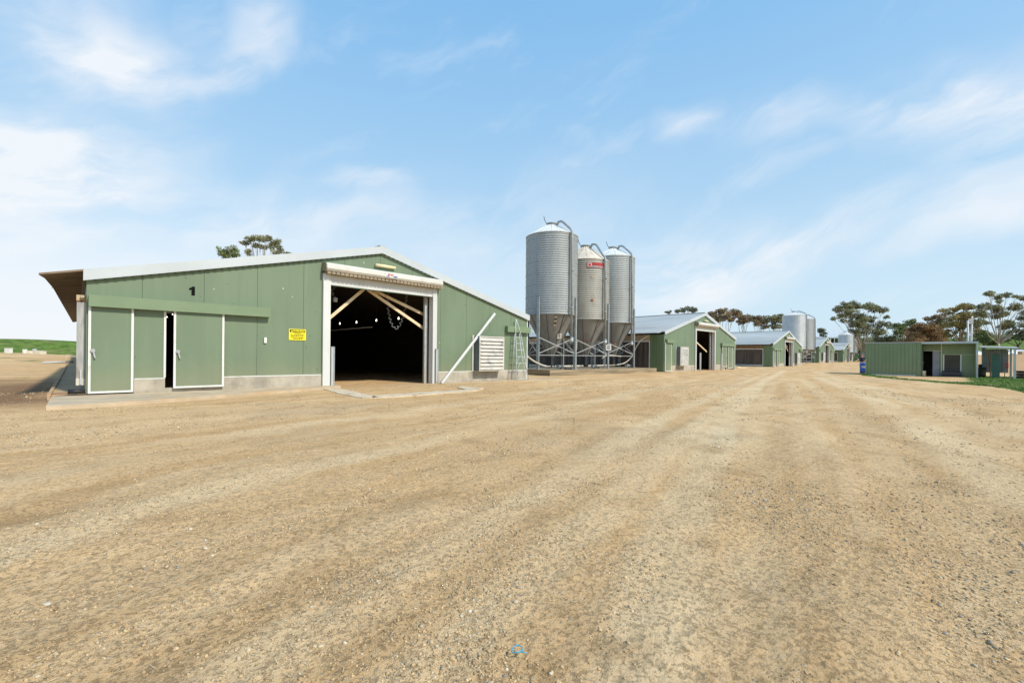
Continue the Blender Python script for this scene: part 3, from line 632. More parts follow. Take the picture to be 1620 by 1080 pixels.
# feeder line and red pans
t=empty('feeder_line',(8,18,2.9)); tag(t,'dusty feeder pipe slung along inside the nearest shed','pipe')
mb=MB(); mb.tube([(8.1,30,3.55),(8.1,52,3.4)],.04,8); mb.tube([(11.2,22,2.75),(11.2,60,2.75)],.035,8); mb.build('pipe','steel',t)
for k in range(12):
    mb=MB(); mb.lathe([(.03,.12),(.12,.0),(.13,-.04)],(8.1,30+k*1.5,3.38),10); mb.build('drip_cup','orange',t)
mb=MB(); mb.lathe([(.02,.3),(.08,.22),(.28,.0),(.28,-.03)],(7.4,19.6,2.85),20); o=mb.build('heater_pan','red',origin=(7.4,19.6,2.85)); tag(o,'red brooder pan hanging inside the roller door on the left','pan')
# coiled cords
def coil(pts,turn,rad,name,label):
    mb=MB(); P=[Vector(p) for p in pts]; out=[]; n=len(P)
    segs=[(P[i+1]-P[i]).length for i in range(n-1)]; tot=sum(segs); N_=int(tot/turn*12); 
    for k in range(N_+1):
        d=tot*k/N_; i=0
        while i<n-2 and d>segs[i]: d-=segs[i]; i+=1
        p=P[i].lerp(P[i+1],min(1,d/segs[i])); tg=(P[i+1]-P[i]).normalized(); a=Vector((0,1,0)); b=tg.cross(a).normalized(); w=k/12*2*math.pi
        out.append(p+(a*math.sin(w)+b*math.cos(w))*rad)
    mb.tube(out,.007,5); o=mb.build(name,'galv_light',origin=pts[0]); tag(o,label,'cord'); return o
yc=18.0
def pc(x,y): p=onY(x,y,yc); return p
cat=[pc(*q) for q in ((613.8,464),(614,490),(617,505),(620,513),(624,518.5),(628,519),(632,515),(636,505),(641,485),(643,468),(642,465))]
coil(cat,.2,.05,'coiled_cord','pale coiled cord hanging in a loop in the middle of the roller doorway')
coil([pc(*q) for q in ((531,453),(525,458),(522,462),(527,465),(529.5,474))],.16,.05,'coiled_cord','short tangled pale cord hanging in the top left of the doorway')
mb=MB(); p=pc(530,472); mb.lathe([(.09,-.14),(.09,-.02),(.12,0),(.05,.04)],p,10); tag(mb.build('cord_plug','galv_light',origin=p),'small pale plug box hanging on the tangled cord in the doorway','plug')
# leaning plank
mb=MB(); mb.bar((11.78,16.50,.04),(15.35,16.92,3.47),.05,.075); mb.bar((11.84,16.47,.02),(15.40,16.89,3.44),.03,.03,1); o=mb.build('metal_rail',['white','galv_light'],origin=(11.78,16.5,0)); tag(o,'long white metal rail leaning diagonally on the green wall','rail')
# ladder
def ladder():
    t=empty('ladder',(17.3,16.4,0)); tag(t,'tall narrow white tripod ladder beside the nearest shed corner','ladder')
    yb,yt=16.40,16.90; top=(16.90,yt,3.26)
    bl=(16.42,yb,.03); br=(17.36,yb,.03)
    A=(16.68,yb+.30,2.30);B=(17.12,yb+.30,2.30)
    mb=MB(); mb.tube([bl,(16.60,yb+.14,1.1),A,(16.78,yt-.07,2.9),top],.022,8); mb.build('side_rail','galv_light',t)
    mb=MB(); mb.tube([br,(17.22,yb+.16,1.25),(17.10,yb+.30,2.30),(17.04,yt-.07,2.8),top],.022,8); mb.build('side_rail','galv_light',t)
    def L(z):  # points on the rails at z
        f=z/2.3; xl=16.42+(.18*min(1,z/1.1)) if z<1.1 else 16.60+.08*(z-1.1)/1.2
        xr=17.36-.14*z/1.25 if z<1.25 else 17.22-.12*(z-1.25)/1.05
        y=yb+.13*z
        return (xl,y,z),(xr,y,z)
    for z in (.06,.48,.9,1.25,1.6,1.95,2.28):
        a,b=L(z); mb=MB(); mb.tube([a,b],.019,7); mb.build('rung','galv_light',t)
    for a,b in (((16.70,16.97,.03),(16.82,yt,2.6)),((17.0,16.35,.25),(16.95,16.72,2.5))):
        mb=MB(); mb.tube([a,b],.019,7); mb.build('brace_tube','galv_light',t)
    mb=MB()
    for z0,z1 in ((.06,.48),(.48,.9),(.9,1.25)):
        a,b=L(z0);c,d=L(z1); mb.tube([(a[0]*.35+b[0]*.65,a[1],a[2]),d],.01,5); mb.tube([a,(c[0]*.6+d[0]*.4,c[1],c[2])],.01,5)
    mb.build('lattice','galv_light',t)
ladder()
# awning on the left side
def awning():
    o_=[onZ(64,434,3.30),onZ(74,443.6,3.33),onZ(89.5,466,3.33),onZ(110,512,3.33)]
    i_=[(.15,17.0),(.15,19.0),(.15,22.5),(.15,31.5)]
    t=MB(); P=o_+i_[::-1]
    P=[(-.70,17.0),(-.62,17.9),(-.53,20.6),(-.15,o_[3][1]),(.15,o_[3][1]),(.15,17.0)]
    vs=[(x,y,3.30+.22*(x+.7)/.85) for x,y in P]; n=len(P); vs+= [(x,y,z+.05) for x,y,z in vs]
    t.add(vs,[tuple(range(n)),tuple(range(2*n-1,n-1,-1))]+[(i,(i+1)%n,(i+1)%n+n,i+n) for i in range(n)])
    for yy in (18.2,20.4,24.5): t.bar((-.55 if yy<24 else -.35,yy,3.32),(.14,yy,3.47),.012,.02)
    t.build('awning','soffit',s1)
awning()
# duct / side post at left corner
t=empty('curtain_housing',(.1,17.4,.35)); tag(t,'streaked zinc upright housing at the left corner of the nearest shed','housing')
mb=MB(); mb.box((.02,17.3,.55),(.205,17.55,2.72)); mb.build('zinc_sheet','duct',t)
mb=MB(); mb.box((.01,17.29,2.72),(.207,17.56,2.88)); mb.tube([(.13,17.27,2.80),(.13,17.22,2.80),(.13,17.2,2.86)],.045,10); mb.box((.02,17.285,2.69),(.20,17.289,2.73),1); mb.build('cap',['beige','rust'],t)
mb=MB(); mb.box((.015,17.29,.36),(.207,17.56,.55)); mb.build('base_block','pvc',t)
mb=MB(); mb.box((.09,17.24,.38),(.13,17.285,.80)); mb.build('bracket','galv_light',t)
mb=MB(); mb.tube([(-.14,16.98,.21),(.20,16.98,.21)],.065,14); mb.bar((.0,17.2,.14),(.18,17.2,.36),.02,.02); tag(mb.build('drain_pipe','black',origin=(0,17,.2)),'short black drain pipe lying at the left corner of the nearest shed','pipe')
mb=MB(); mb.tube([(-.45,16.9,-.02),(-.45,16.95,.17),(-.14,16.98,.17)],.012,6); tag(mb.build('wire_stake','rust',origin=(-.45,16.9,0)),'thin rusty wire stake bent over the concrete strip end','wire')
# ------------------------------------------------------------------ silo slab and silos
mb=MB(); mb.prism_z([(22.1,18.95),(35.2,18.3),(36.2,24.4),(22.4,24.2)],-.1,.37); o=mb.build('silo_slab','conc_pad',origin=(22.1,18.95,0)); tag(o,'raised board marked concrete slab under the three near silos','slab')
def silo(x,y,Rr,zb,ze,zr,z0,label,group,roofm='siloroof',bodym='galv',detail=True,ztip=1.25,leg=5.4,rot=-77,nseg=72,pipe=True,lever=True,steep=None):
    t=empty('feed_silo',(x,y,z0)); tag(t,label,'silo',group); C=(x,y,z0)
    P=lambda a,r,z:(x+r*math.cos(R(a)),y+r*math.sin(R(a)),z0+z)
    mb=MB(); pitch=.155; n=int((ze-zb)/pitch); prof=[]
    sub=6 if detail else 2
    for i in range(n*sub+1):
        z=zb+(ze-zb)*i/(n*sub); prof.append((Rr+(.021*math.sin(2*math.pi*i/sub) if detail else .012*math.cos(math.pi*i)),z))
    mb.lathe(prof,C,nseg); body=mb.build('drum',bodym,t)
    if detail:   # bolted sheet laps
        mb=MB()
        for k in range(7):
            z=zb+(ze-zb)*(k+.5)/7
            for a in range(0,360,9):
                p=P(a+k*7,Rr+.02,z); mb.box((p[0]-.012,p[1]-.012,p[2]-.012),(p[0]+.012,p[1]+.012,p[2]+.012))
        bo=mb.build('bolts','char',body); bo['kind']='stuff'
    mb=MB(); mb.lathe([(Rr+.035,ze-.03),(Rr+.05,ze),(.34,zr-.16)],C,nseg if detail else 24,sm=False); rf=mb.build('roof',roofm,t)
    mb=MB(); mb.lathe([(.34,zr-.17),(.34,zr-.10),(.40,zr-.08),(.38,zr-.0),(.2,zr+.03)],C,20); mb.build('lid','post',rf)
    if detail:
        mb=MB()
        for a in range(0,360,20): mb.bar(P(a,Rr+.02,ze+.02),P(a,.36,zr-.15),.02,.025)
        mb.build('roof_ribs',roofm,rf)
    mb=MB(); mb.lathe([(.20,ztip-.0),(Rr*.985,zb+.01)],C,nseg,sm=False); mb.lathe([(Rr+.02,zb-.05),(Rr+.02,zb+.03)],C,nseg); mb.build('hopper','hopper',t)
    if detail:
        mb=MB()
        for a in range(10,370,40): mb.bar(P(a,Rr*.985+.01,zb-.02),P(a,.23,ztip+.03),.03,.012)
        mb.build('hopper_ribs','char',t)
    mb=MB(); mb.box((x-.24,y-.24,z0+.62),(x+.24,y+.24,z0+ztip+.02)); mb.box((x-.17,y-.2,z0+.45),(x+.2,y+.2,z0+.62)); mb.build('outlet_boot','char',t)
    A=[rot+90*k for k in range(4)]; rl=Rr+.075
    for a in A:
        mb=MB(); p=P(a,rl,0); u=Vector((math.cos(R(a)),math.sin(R(a)),0)); v=Vector((-u.y,u.x,0)); w=.085
        for q,r1,r2 in ((0,w,.012),):
            # C section: web and two flanges
            for cc,ax,bx in ((Vector(p)+u*.04,v,w),(Vector(p)-v*w,u,.05),(Vector(p)+v*w,u,.05)):
                nn=Vector((0,0,1)).cross(ax)*.008
                a0=cc-ax*bx;a1=cc+ax*bx
                mb.prism_z([(a0-nn)[:2],(a1-nn)[:2],(a1+nn)[:2],(a0+nn)[:2]],z0+.37,z0+leg)
        mb.box((p[0]-.15,p[1]-.15,z0+.36),(p[0]+.15,p[1]+.15,z0+.395))
        mb.build('leg','post',t)
    mb=MB()
    for k in range(4):
        a,b=A[k],A[(k+1)%4]
        mb.bar(P(a,rl,1.45),P(b,rl,2.62),.018,.06); mb.bar(P(a,rl+.01,2.62),P(b,rl+.01,1.45),.018,.06); mb.bar(P(a,rl+.02,1.36),P(b,rl+.02,1.36),.03,.05)
    mb.build('cross_brace','steel',t)
    if pipe:
        a=-97; mb=MB(); pts=[P(a,Rr+.22,2.5),P(a,Rr+.18,ze-.1),P(a,Rr+.12,ze+.15),P(a,Rr-.05,ze+.33),P(a,Rr*.62,zr-.30+.12),P(a,Rr*.5,zr-.06),P(a,Rr*.36,zr-.05),P(a,Rr*.27,zr-.28)]
        mb.tube(pts,.085 if Rr>1.5 else .07,12)
        for i,z in enumerate((2.5,4.6,7.2)): mb.tube([P(a,Rr+.215,z),P(a,Rr+.215,z+.12)],.11 if Rr>1.5 else .09,12)
        mb.build('fill_pipe','post',t)
        mb=MB(); mb.tube([P(a,Rr+.22,2.5),P(a,Rr+.25,2.3)],.11,12); mb.build('pipe_cap','galv_light',t)
    if lever: mb=MB(); mb.tube([P(140,.36,zr-.1),P(135,.55,zr+.25),P(133,.60,zr+.5)],.025,6); mb.build('lid_lever','char',rf)
    return t
gname='feed silos on the near slab'
sA=silo(24.7,21.1,1.87,4.22,9.88,10.95,0,'nearest silo, wide corrugated drum with number 1 on its hopper',gname)
sB=silo(28.95,21.2,1.87,4.14,8.70,10.12,0,'shortest near silo, in the middle, with dusty cream roof and maroon badge',gname,roofm='siloroof_rust',bodym='galv_tan')
sC=silo(33.9,21.85,1.87,4.20,9.88,10.98,0,'tall plain silo at the right end of the near slab',gname)
g2='distant feed silos'
def far(px,D): p=at(px,567,D); return p.x,p.y
x,y=far(1255.6,81.6); silo(x,y,1.87,2.9,9.0,9.85,.1,'far silo, the left and nearer of the pair beside the third shed',g2,bodym='galv_light',detail=True,nseg=48,ztip=1.3,leg=4.6)
x,y=far(1270.3,88); silo(x,y,1.87,3.0,8.9,9.8,.1,'far silo tucked behind the right side of its near twin beside the third shed',g2,bodym='galv',detail=True,nseg=40,leg=4.6)
x,y=far(1337.8,136); silo(x,y,1.87,3.0,8.3,9.4,.3,'small distant pale silo at the end of the shed row',g2,bodym='galv_light',detail=False,nseg=36,lever=False)
x,y=far(1345.5,150); silo(x,y,1.87,3.0,8.6,9.8,.3,'most distant narrow silo, right behind the pale one',g2,bodym='galv',detail=False,nseg=36,lever=False)
# marks on silos
def on_drum(c,Rr,a,z,w,h,name,m,parent,off=.03):
    mb=MB(); n=8; da=w/Rr
    vs=[];fs=[]
    for i in range(n+1):
        t=R(a)+da*(i/n-.5)
        for r in (Rr+off,Rr+off+.01):
            for zz in (z-h/2,z+h/2): vs.append((c[0]+r*math.cos(t),c[1]+r*math.sin(t),zz))
    for i in range(n):
        o=i*4; fs+=[(o+2,o+6,o+7,o+3),(o,o+1,o+5,o+4),(o+1,o+3,o+7,o+5),(o,o+4,o+6,o+2)]
    fs+=[(0,2,3,1),(n*4,n*4+1,n*4+3,n*4+2)]
    mb.add(vs,fs); return mb.build(name,m,parent)
def badge():
    c=(28.95,21.2); a=-119; b=on_drum(c,1.87,a,8.2,1.42,.42,'badge','maroon',sB)
    on_drum(c,1.87,a-15.5,8.2,.32,.30,'emblem_ring','galv_light',b,.042); on_drum(c,1.87,a-15.5,8.2,.19,.18,'emblem_centre','red',b,.053)
    on_drum(c,1.87,a+5,8.08,.92,.12,'lettering_strip','galv_light',b,.042)
    for k in range(7): on_drum(c,1.87,a-6+k*3.8,8.08,.06,.08,'lettering_mark','maroon',b,.054)
    on_drum(c,1.87,a+5,8.27,.9,.06,'lettering_strip','red',b,.042)
badge()
# rust spots / ports on middle drum
for a,z in ((-128,7.35),(-128,5.55)): on_drum((28.95,21.2),1.87,a,z,.16,.16,'inspection_port','rust' if z<6 else 'beige',sB,.03)
def on_cone(c,Rr,zb,ztip,a,z,out=.02):
    r=.20+(Rr*.985-.20)*(z-ztip)/(zb-ztip); return Vector((c[0]+(r+out)*math.cos(R(a)),c[1]+(r+out)*math.sin(R(a)),z))
def cone_plate(c,Rr,zb,a,z,w,h,name,m,par,out=.03,tilt=0):
    P0=on_cone(c,Rr,zb,1.25,a,z,out); up=(on_cone(c,Rr,zb,1.25,a,z+.2,out)-P0).normalized(); rt=Vector((-math.sin(R(a)),math.cos(R(a)),0))
    n=rt.cross(up); up2=(up*math.cos(R(tilt))+rt*math.sin(R(tilt))); rt2=up2.cross(n)*-1; rt2=(rt*math.cos(R(tilt))-up*math.sin(R(tilt)))
    mb=MB(); vs=[]
    for k in (0,.012):
        for sx,sz_ in ((-1,-1),(1,-1),(1,1),(-1,1)): vs.append(P0+rt2*(sx*w/2)+up2*(sz_*h/2)+n*k)
    mb.add(vs,[(0,3,2,1),(4,5,6,7),(0,1,5,4),(1,2,6,5),(2,3,7,6),(3,0,4,7)]); return mb.build(name,m,par),P0,rt2,up2,n
ca=(24.7,21.1)
pl,P0,rt2,up2,n=cone_plate(ca,1.87,4.22,-106,2.72,.36,.40,'number_plate','white',sA,.05,-12)
me=text_mesh('1',.38,bold=.006); me.materials.clear(); me.materials.append(M['ink']); o=bpy.data.objects.new('number',me); col.objects.link(o); o.parent=pl
mt=Matrix((rt2,up2,n)).transposed().to_4x4(); mt.translation=P0+n*.014-abs_loc(pl); o.matrix_local=mt
for z in (3.98,3.72,3.45): cone_plate(ca,1.87,4.22,-129,z,.20,.15,'sight_glass','beige',sA,.05); 
for z in (3.86,3.58): cone_plate(ca,1.87,4.22,-129,z,.14,.12,'sight_glass','char',sA,.05)
cone_plate((28.95,21.2),1.87,4.14,-134,2.5,.13,.13,'marker_dot','red',sB,.04); cone_plate((33.9,21.85),1.87,4.2,-131,2.4,.15,.15,'marker_dot','orange',sC,.04)
# notice + extinguisher-like box on legs of middle silo
p=(28.95+1.945*math.cos(R(-77)),21.2+1.945*math.sin(R(-77)))
t=empty('notice_sign',(p[0],p[1]-.12,1.7)); tag(t,'white notice with black print on a leg of the middle silo','sign')
mb=MB(); mb.box((p[0]-.02,p[1]-.14,1.62),(p[0]+.0,p[1]+.0,1.72)); 
A0=Vector((p[0]-.12,p[1]-.12,0)); dx=Vector((.707,-.707,0)); 
def vplate(c,w,h,name,m,par,k=0): 
    mb=MB(); c=Vector(c); nrm=Vector((-.707,-.707,0)); vs=[c+dx*(sx*w/2)+Vector((0,0,sz_*h/2))+nrm*(q+k) for q in (0,.012) for sx,sz_ in ((-1,-1),(1,-1),(1,1),(-1,1))]
    mb.add(vs,[(0,3,2,1),(4,5,6,7),(0,1,5,4),(1,2,6,5),(2,3,7,6),(3,0,4,7)]); return mb.build(name,m,par)
bd=vplate((A0.x,A0.y,2.0),.40,.44,'sign_board','white',t)
for i,(z,w) in enumerate(((2.13,.26),(2.05,.2),(1.97,.28),(1.89,.16))): vplate((A0.x,A0.y,z),w,.028,'print_line','ink',bd,.014)
q=(28.95+1.945*math.cos(R(-167)),21.2+1.945*math.sin(R(-167)))
mb=MB(); c=(q[0]-.06,q[1]-.16); mb.tube([(c[0],c[1],1.75),(c[0],c[1],2.35)],.10,14); mb.tube([(c[0],c[1],2.35),(c[0],c[1],2.42)],.13,14); tag(mb.build('rain_gauge','pvc',origin=(*c,1.75)),'pale plastic tube fixed on the left leg of the middle silo','tube')
# auger pipes
def pipe(pts,r,name,label,m='pvc',smooth=True):
    P=[Vector(p) for p in pts]
    if smooth:
        out=[]
        for i in range(len(P)-1):
            p0=P[max(i-1,0)];p1=P[i];p2=P[i+1];p3=P[min(i+2,len(P)-1)]
            for k in range(8):
                t=k/8; out.append(.5*((2*p1)+(-p0+p2)*t+(2*p0-5*p1+4*p2-p3)*t*t+(-p0+3*p1-3*p2+p3)*t**3))
        out.append(P[-1]); P=out
    mb=MB(); mb.tube(P,r,10); tag(mb.build(name,m,origin=pts[0]),label,'pipe')
pipe([(24.6,20.9,.55),(28.95,21.2,.55),(33.9,21.6,.55)],.06,'auger_pipe','straight cream auger pipe running low under the three silos',smooth=False)
pipe([(24.4,20.9,.56),(23.5,20.7,.62),(22.0,20.4,1.0),(20.6,20.2,1.7),(19.6,20.1,2.5),(18.0,20.2,3.0)],.055,'auger_pipe','cream auger pipe curving up from the largest silo to the nearest shed')
pipe([(34.0,21.6,.56),(34.9,21.2,.75),(35.4,20.8,1.3),(35.6,20.5,2.1),(35.9,20.2,2.75),(36.5,19.7,3.25)],.05,'auger_pipe','cream auger pipe rising from the right silo to the second shed')
pipe([(29.3,19.8,1.15),(30.6,20.1,1.42),(33,20.4,1.32)],.035,'auger_pipe','thin white pipe arching between the legs under the middle silo')
for x,lab in ((24.9,'under the left near silo'),(29.1,'under the middle near silo'),(34.1,'under the right near silo')):
    t=empty('auger_motor',(x,20.5,.4)); tag(t,'grey auger motor on the slab '+lab,'motor')
    mb=MB(); mb.tube([(x-.05,20.35,.52),(x+.35,20.35,.52)],.10,12); mb.box((x-.3,20.25,.40),(x-.05,20.5,.66)); mb.build('housing','post',t)
    mb=MB(); mb.tube([(x+.3,20.15,.44),(x+.3,20.22,.44)],.06,12);mb.tube([(x-.2,20.15,.44),(x-.2,20.22,.44)],.06,12); mb.build('wheel','black',t)
mb=MB(); mb.prism_z([(24.2,19.35),(24.65,19.1),(24.9,19.3),(24.4,19.6)],.37,.46); tag(mb.build('rubber_mat','black',origin=(24.5,19.3,.37)),'black rubber piece beside the front leg of the largest silo','mat')
# ------------------------------------------------------------------ odds by the shed row
def lying(px,py,D,pts,r,m,name,label,cat):
    c=at(px,py,D); z=gz(c.x,c.y); mb=MB()
    for a,b in pts: mb.tube([(c.x+a[0],c.y+a[1],z+a[2]),(c.x+b[0],c.y+b[1],z+b[2])],r,8)
    tag(mb.build(name,m,origin=(c.x,c.y,z)),label,cat)
# pipes at left far
c=Vector((*onZ(92,576,.1),0)); zc=gz(c.x,c.y)
mb=MB()
for k in range(5): mb.tube([(c.x-1.0,c.y-.5+k*.16,zc+.07+.04*(k%2)),(c.x+1.0,c.y+.9+k*.1,zc+.12+.05*(k%2))],.06,8)
tag(mb.build('pipe_bundle','gdoor' if False else 'galv_light',origin=(c.x,c.y,zc)),'bundle of pale grey pipes lying on dirt left of the nearest shed','pipes')
c=Vector((*onZ(113,575,.15),0)); zc=gz(c.x,c.y)
mb=MB(); mb.tube([(c.x-.3,c.y,zc),(c.x-.3,c.y,zc+.75),(c.x+.4,c.y,zc+.75)],.035,8); tag(mb.build('standpipe','pvc',origin=(c.x,c.y,zc)),'white bent standpipe beside the side path of the nearest shed','pipe')
# white blocks at the foot of the bank
for i,(px,w,h,m,lab) in enumerate(((10.5,1.0,.9,'white','white tank block at the foot of the green bank, leftmost'),(36.5,.3,.75,'white','thin white post at the foot of the green bank'),(43,1.0,.5,'pvc','low cream block at the foot of the green bank, left of the wide one'),(57,1.5,.6,'pvc','wide cream concrete block at the foot of the green bank'),(65,.9,.55,'pvc','cream block at the foot of the green bank, right of the wide one'),(52,.22,.9,'galv_light','slim grey marker post behind the cream blocks'))):
    c=Vector(onY(px,556,101 if px!=52 else 102.5)); z=gz(c.x,c.y); mb=MB(); a=math.atan2(RT[1],RT[0]); hw=w*.36; d=.5
    pr=[(c.x+hw*RT[0],c.y+hw*RT[1]),(c.x-hw*RT[0],c.y-hw*RT[1]),(c.x-hw*RT[0]+d*FW[0],c.y-hw*RT[1]+d*FW[1]),(c.x+hw*RT[0]+d*FW[0],c.y+hw*RT[1]+d*FW[1])]
    mb.prism_z(pr,z-.2,z+h*.75); mb.prism_z([(c.x+(q[0]-c.x)*1.06,c.y+(q[1]-c.y)*1.06) for q in pr],z+h*.75,z+h*.75+.06)
    tag(mb.build('concrete_block' if 'block' in lab else 'marker_post',m,origin=(c.x,c.y,z)),lab,'block' if 'block' in lab else 'post')
# pile of bits at shed 2 right and beam
lying(1163,583,54,[((0,0,.1),(2.2,-.6,.06)),((.1,.2,.05),(2.0,.5,.05)),((.2,.1,.3),(1.5,-.4,.02))],.05,'timber','timber_offcuts','pile of pale timber offcuts at the right corner of the second shed','timber')
# ------------------------------------------------------------------ green hut on the right
def hut():
    t=empty('green_hut',(47.2,2.6,0)); tag(t,'flat roofed green steel hut with open doorway bay on the right','hut')
    x=47.2; yL,yM,yR=5.8,2.34,-.62; D=4.0
    mb=MB(); mb.box((x,yM,-.1),(x+.06,yL,2.60)); k=yM+.0
    while k<yL-.05: mb.box((x-.022,k,.02),(x,k+.05,2.58),0); mb.box((x-.004,k+.05,.02),(x,k+.065,2.58),1); k+=.233
    mb.box((x+.06,yL-.06,-.1),(x+D,yL,2.6)); mb.box((x+D-.06,yR,-.1),(x+D,yL-.06,2.6)); mb.box((x,yR-.0,-.1),(x+D-.06,yR+.05,2.6)); mb.box((x+.06,yM-.0,-.1),(x+.9,yM+.05,2.6))
    mb.build('wall',['green_ribbed','seam'],t)
    mb=MB(); xb=x+.9
    # recessed wall with doorway and window
    for a,b,z0,z1 in ((1.32,2.33,2.0,2.56),(1.1,1.32,0,2.56),(.19,1.1,1.68,2.56),(.19,1.1,0,.35),(yR+.05,.19,0,2.56)):
        mb.box((xb,a,z0),(xb+.06,b,z1))
    mb.build('recess_wall','green_ribbed',t)
    mb=MB(); mb.box((xb+.07,yR+.1,0),(xb+.10,2.3,2.5)) if False else None
    mb.box((xb+2.6,yR+.06,0),(xb+2.65,yL-.1,2.55)); mb.box((xb+.06,-.35,1.66),(xb+2.6,.3,1.7)) if False else None
    mb.build('inner_lining','dark',t)
    mb=MB(); mb.box((x+.35,yR-.05,2.5),(x+D+.2,yL+.03,2.6)) if False else None
    mb.prism_z([(x-.06,yM+.0),(x-.06,yR-.12),(x+D+.1,yR-.12),(x+D+.1,yL+.05),(x-.03,yL+.05),(x-.03,yM+.0)],2.62,2.68); mb.build('roof','galv_light',t)
    mb=MB(); mb.box((x-.07,yR-.02,2.52),(x-.03,yM,2.62)); mb.build('roof_trim','galv_light',t)
    mb=MB(); mb.box((x-.06,yR-.1,-.1),(x+.06,yR-.005,2.62)); mb.build('corner_post','galv_light',t)
    mb=MB(); mb.box((xb-.03,1.22,0),(xb-.005,1.27,2.56)); mb.box((xb-.03,1.27,1.98),(xb-.005,2.25,2.02)); mb.box((xb-.02,yR+.06,1.70),(xb-.004,1.2,1.72),0)
    mb.build('door_trim','pvc',t)
    # grey inner door leaf and open green door
    mb=MB(); mb.box((xb+.01,1.34,0),(xb+.05,1.74,1.97)); mb.build('grey_door','greydoor',t)
    mb=MB(); mb.box((x+.10,2.0,.02),(xb-.02,2.04,2.02)) if False else mb.box((x+.15,2.28,.03),(xb-.02,2.32,2.0)); d=mb.build('open_door','green',t)
    mb=MB(); mb.box((x+.3,2.25,1.0),(x+.4,2.28,1.12)); mb.build('handle','galv_light',d)
    # window
    mb=MB(); mb.box((xb-.04,1.08,.4),(xb-.005,1.15,1.70)); mb.box((xb-.04,.14,.4),(xb-.005,.21,1.70)); mb.box((xb+.03,.21,.42),(xb+.05,1.08,1.68),1); mb.build('window',['white','dark'],t)
    mb=MB(); mb.box((x-.0,yM+.3,.02),(x-.05,yL-.4,.07)); mb.build('base_batten','white',t)
hut()
t=empty('storage_bench',(47.7,.7,0)); tag(t,'black storage bench below the hut window','bench')
mb=MB(); mb.box((47.55,.12,.0),(47.9,1.24,.32)); mb.box((47.6,.18,.32),(47.85,1.2,.46)); mb.build('box','char',t); mb=MB(); mb.box((47.54,.10,.26),(47.55,1.26,.29)); mb.build('edge_strip','slate',t)
mb=MB(); mb.lathe([(.10,0),(.13,.1),(.12,.3),(.14,.42)],(47.35,2.2,0),10); tag(mb.build('bucket','timber',origin=(47.35,2.2,0)),'small tan bucket at the foot of the open hut door','bucket')
mb=MB(); mb.lathe([(.25,0),(.28,.3),(.31,.75),(.33,.78)],(48.3,-.85,0),14); mb.lathe([(.1,.78),(.12,.95),(.05,1.0)],(48.3,-.85,0),10); tag(mb.build('planter_tub','black',origin=(48.3,-.85,0)),'black tub standing against the right end of the hut','tub')
# corrugated shelter
def shelter():
    X0=48.4; yA,yB=-.98,-2.25
    t=empty('corrugated_shelter',(X0,-1.6,0)); tag(t,'small corrugated iron lean-to with dark green door beside the hut','shelter')
    mb=MB(); k=yB
    mb.box((X0,yB,.40),(X0+.04,yA,2.12))
    while k<yA-.05: mb.box((X0-.03,k,.40),(X0,k+.045,2.12)); k+=.10
    mb.build('wall','corr',t)
    mb=MB(); mb.bar((X0-.06,yB,1.22),(X0-.06,yA,1.22),.03,.05); mb.bar((X0-.06,yB,.42),(X0-.06,yA,.42),.04,.06); mb.build('wall_rail','steel',t)
    mb=MB(); mb.add([(X0-1.3,-.80,2.20),(X0-1.3,-2.72,2.10),(X0+1.6,-2.72,2.26),(X0+1.6,-.80,2.36),(X0-1.3,-.80,2.26),(X0-1.3,-2.72,2.16),(X0+1.6,-2.72,2.32),(X0+1.6,-.80,2.42)],[(0,1,2,3),(7,6,5,4),(0,4,5,1),(1,5,6,2),(2,6,7,3),(3,7,4,0)]); mb.build('roof','galv_tan',t)
    for (x,y,m,w) in ((X0-.2,-2.36,'post',.05),(X0-1.2,-2.50,'galv_light',.06),(X0,yA+.03,'post',.035)):
        mb=MB(); mb.box((x-w,y-w,-.1),(x+w,y+w,2.13)); mb.build('post',m,t)
    mb=MB(); mb.bar((X0-1.2,-2.45,1.7),(X0-1.2,-2.1,2.1),.05,.05); mb.build('knee_brace','galv_light',t)
    mb=MB(); mb.box((X0-.6,-1.82,.05),(X0-.56,-1.42,1.76)); mb.build('door','gdoor',t)
    mb=MB(); mb.box((X0-.62,-1.41,-.05),(X0-.52,-1.32,1.76)); mb.build('door_post','timber_raw',t)
    for y in (-1.15,-1.75,-2.1): mb=MB(); mb.box((X0,y,-.1),(X0+.04,y+.04,.40)); mb.build('stump','timber_raw',t)
shelter()
t=empty('fire_extinguisher',(48.2,-2.2,.7)); tag(t,'red fire extinguisher on the corner of the corrugated shelter','extinguisher')
mb=MB(); mb.lathe([(.045,0),(.055,.04),(.055,.36),(.02,.5)],(48.15,-2.2,.72),12); mb.build('cylinder','red',t); mb=MB(); mb.bar((48.15,-2.2,1.28),(48.15,-2.13,1.34),.03,.03); mb.build('valve','char',t)
mb=MB()
for k in range(3):
    a=[(48.6+.02*k+.25*math.cos(q*.524),-2.95+.25*math.sin(q*.524),.10+.19*k) for q in range(13)]; mb.tube(a,.09,10,cap=False)
tag(mb.build('tyre_stack','black',origin=(48.6,-2.95,0)),'stack of black tyres beyond the right post of the shelter','tyres')
t=empty('water_tank_trailer',(58,-4.9,0)); tag(t,'low grey tank on a small trailer at the right edge','trailer')
mb=MB(); mb.tube([(57.0,-4.0,.85),(57.1,-4.05,.85),(58.4,-5.9,.85),(58.5,-6.0,.85)],[.2,.36,.36,.2],16); mb.build('tank','slate',t)
mb=MB(); mb.bar((56.9,-3.9,.42),(58.6,-6.2,.42),.5,.08); mb.build('frame','steel',t)
for q in ((57.3,-4.7),(57.9,-5.5)): mb=MB(); mb.tube([(q[0]-.25,q[1]-.15,.25),(q[0]-.35,q[1]-.22,.25)],.25,16); mb.build('wheel','black',t)
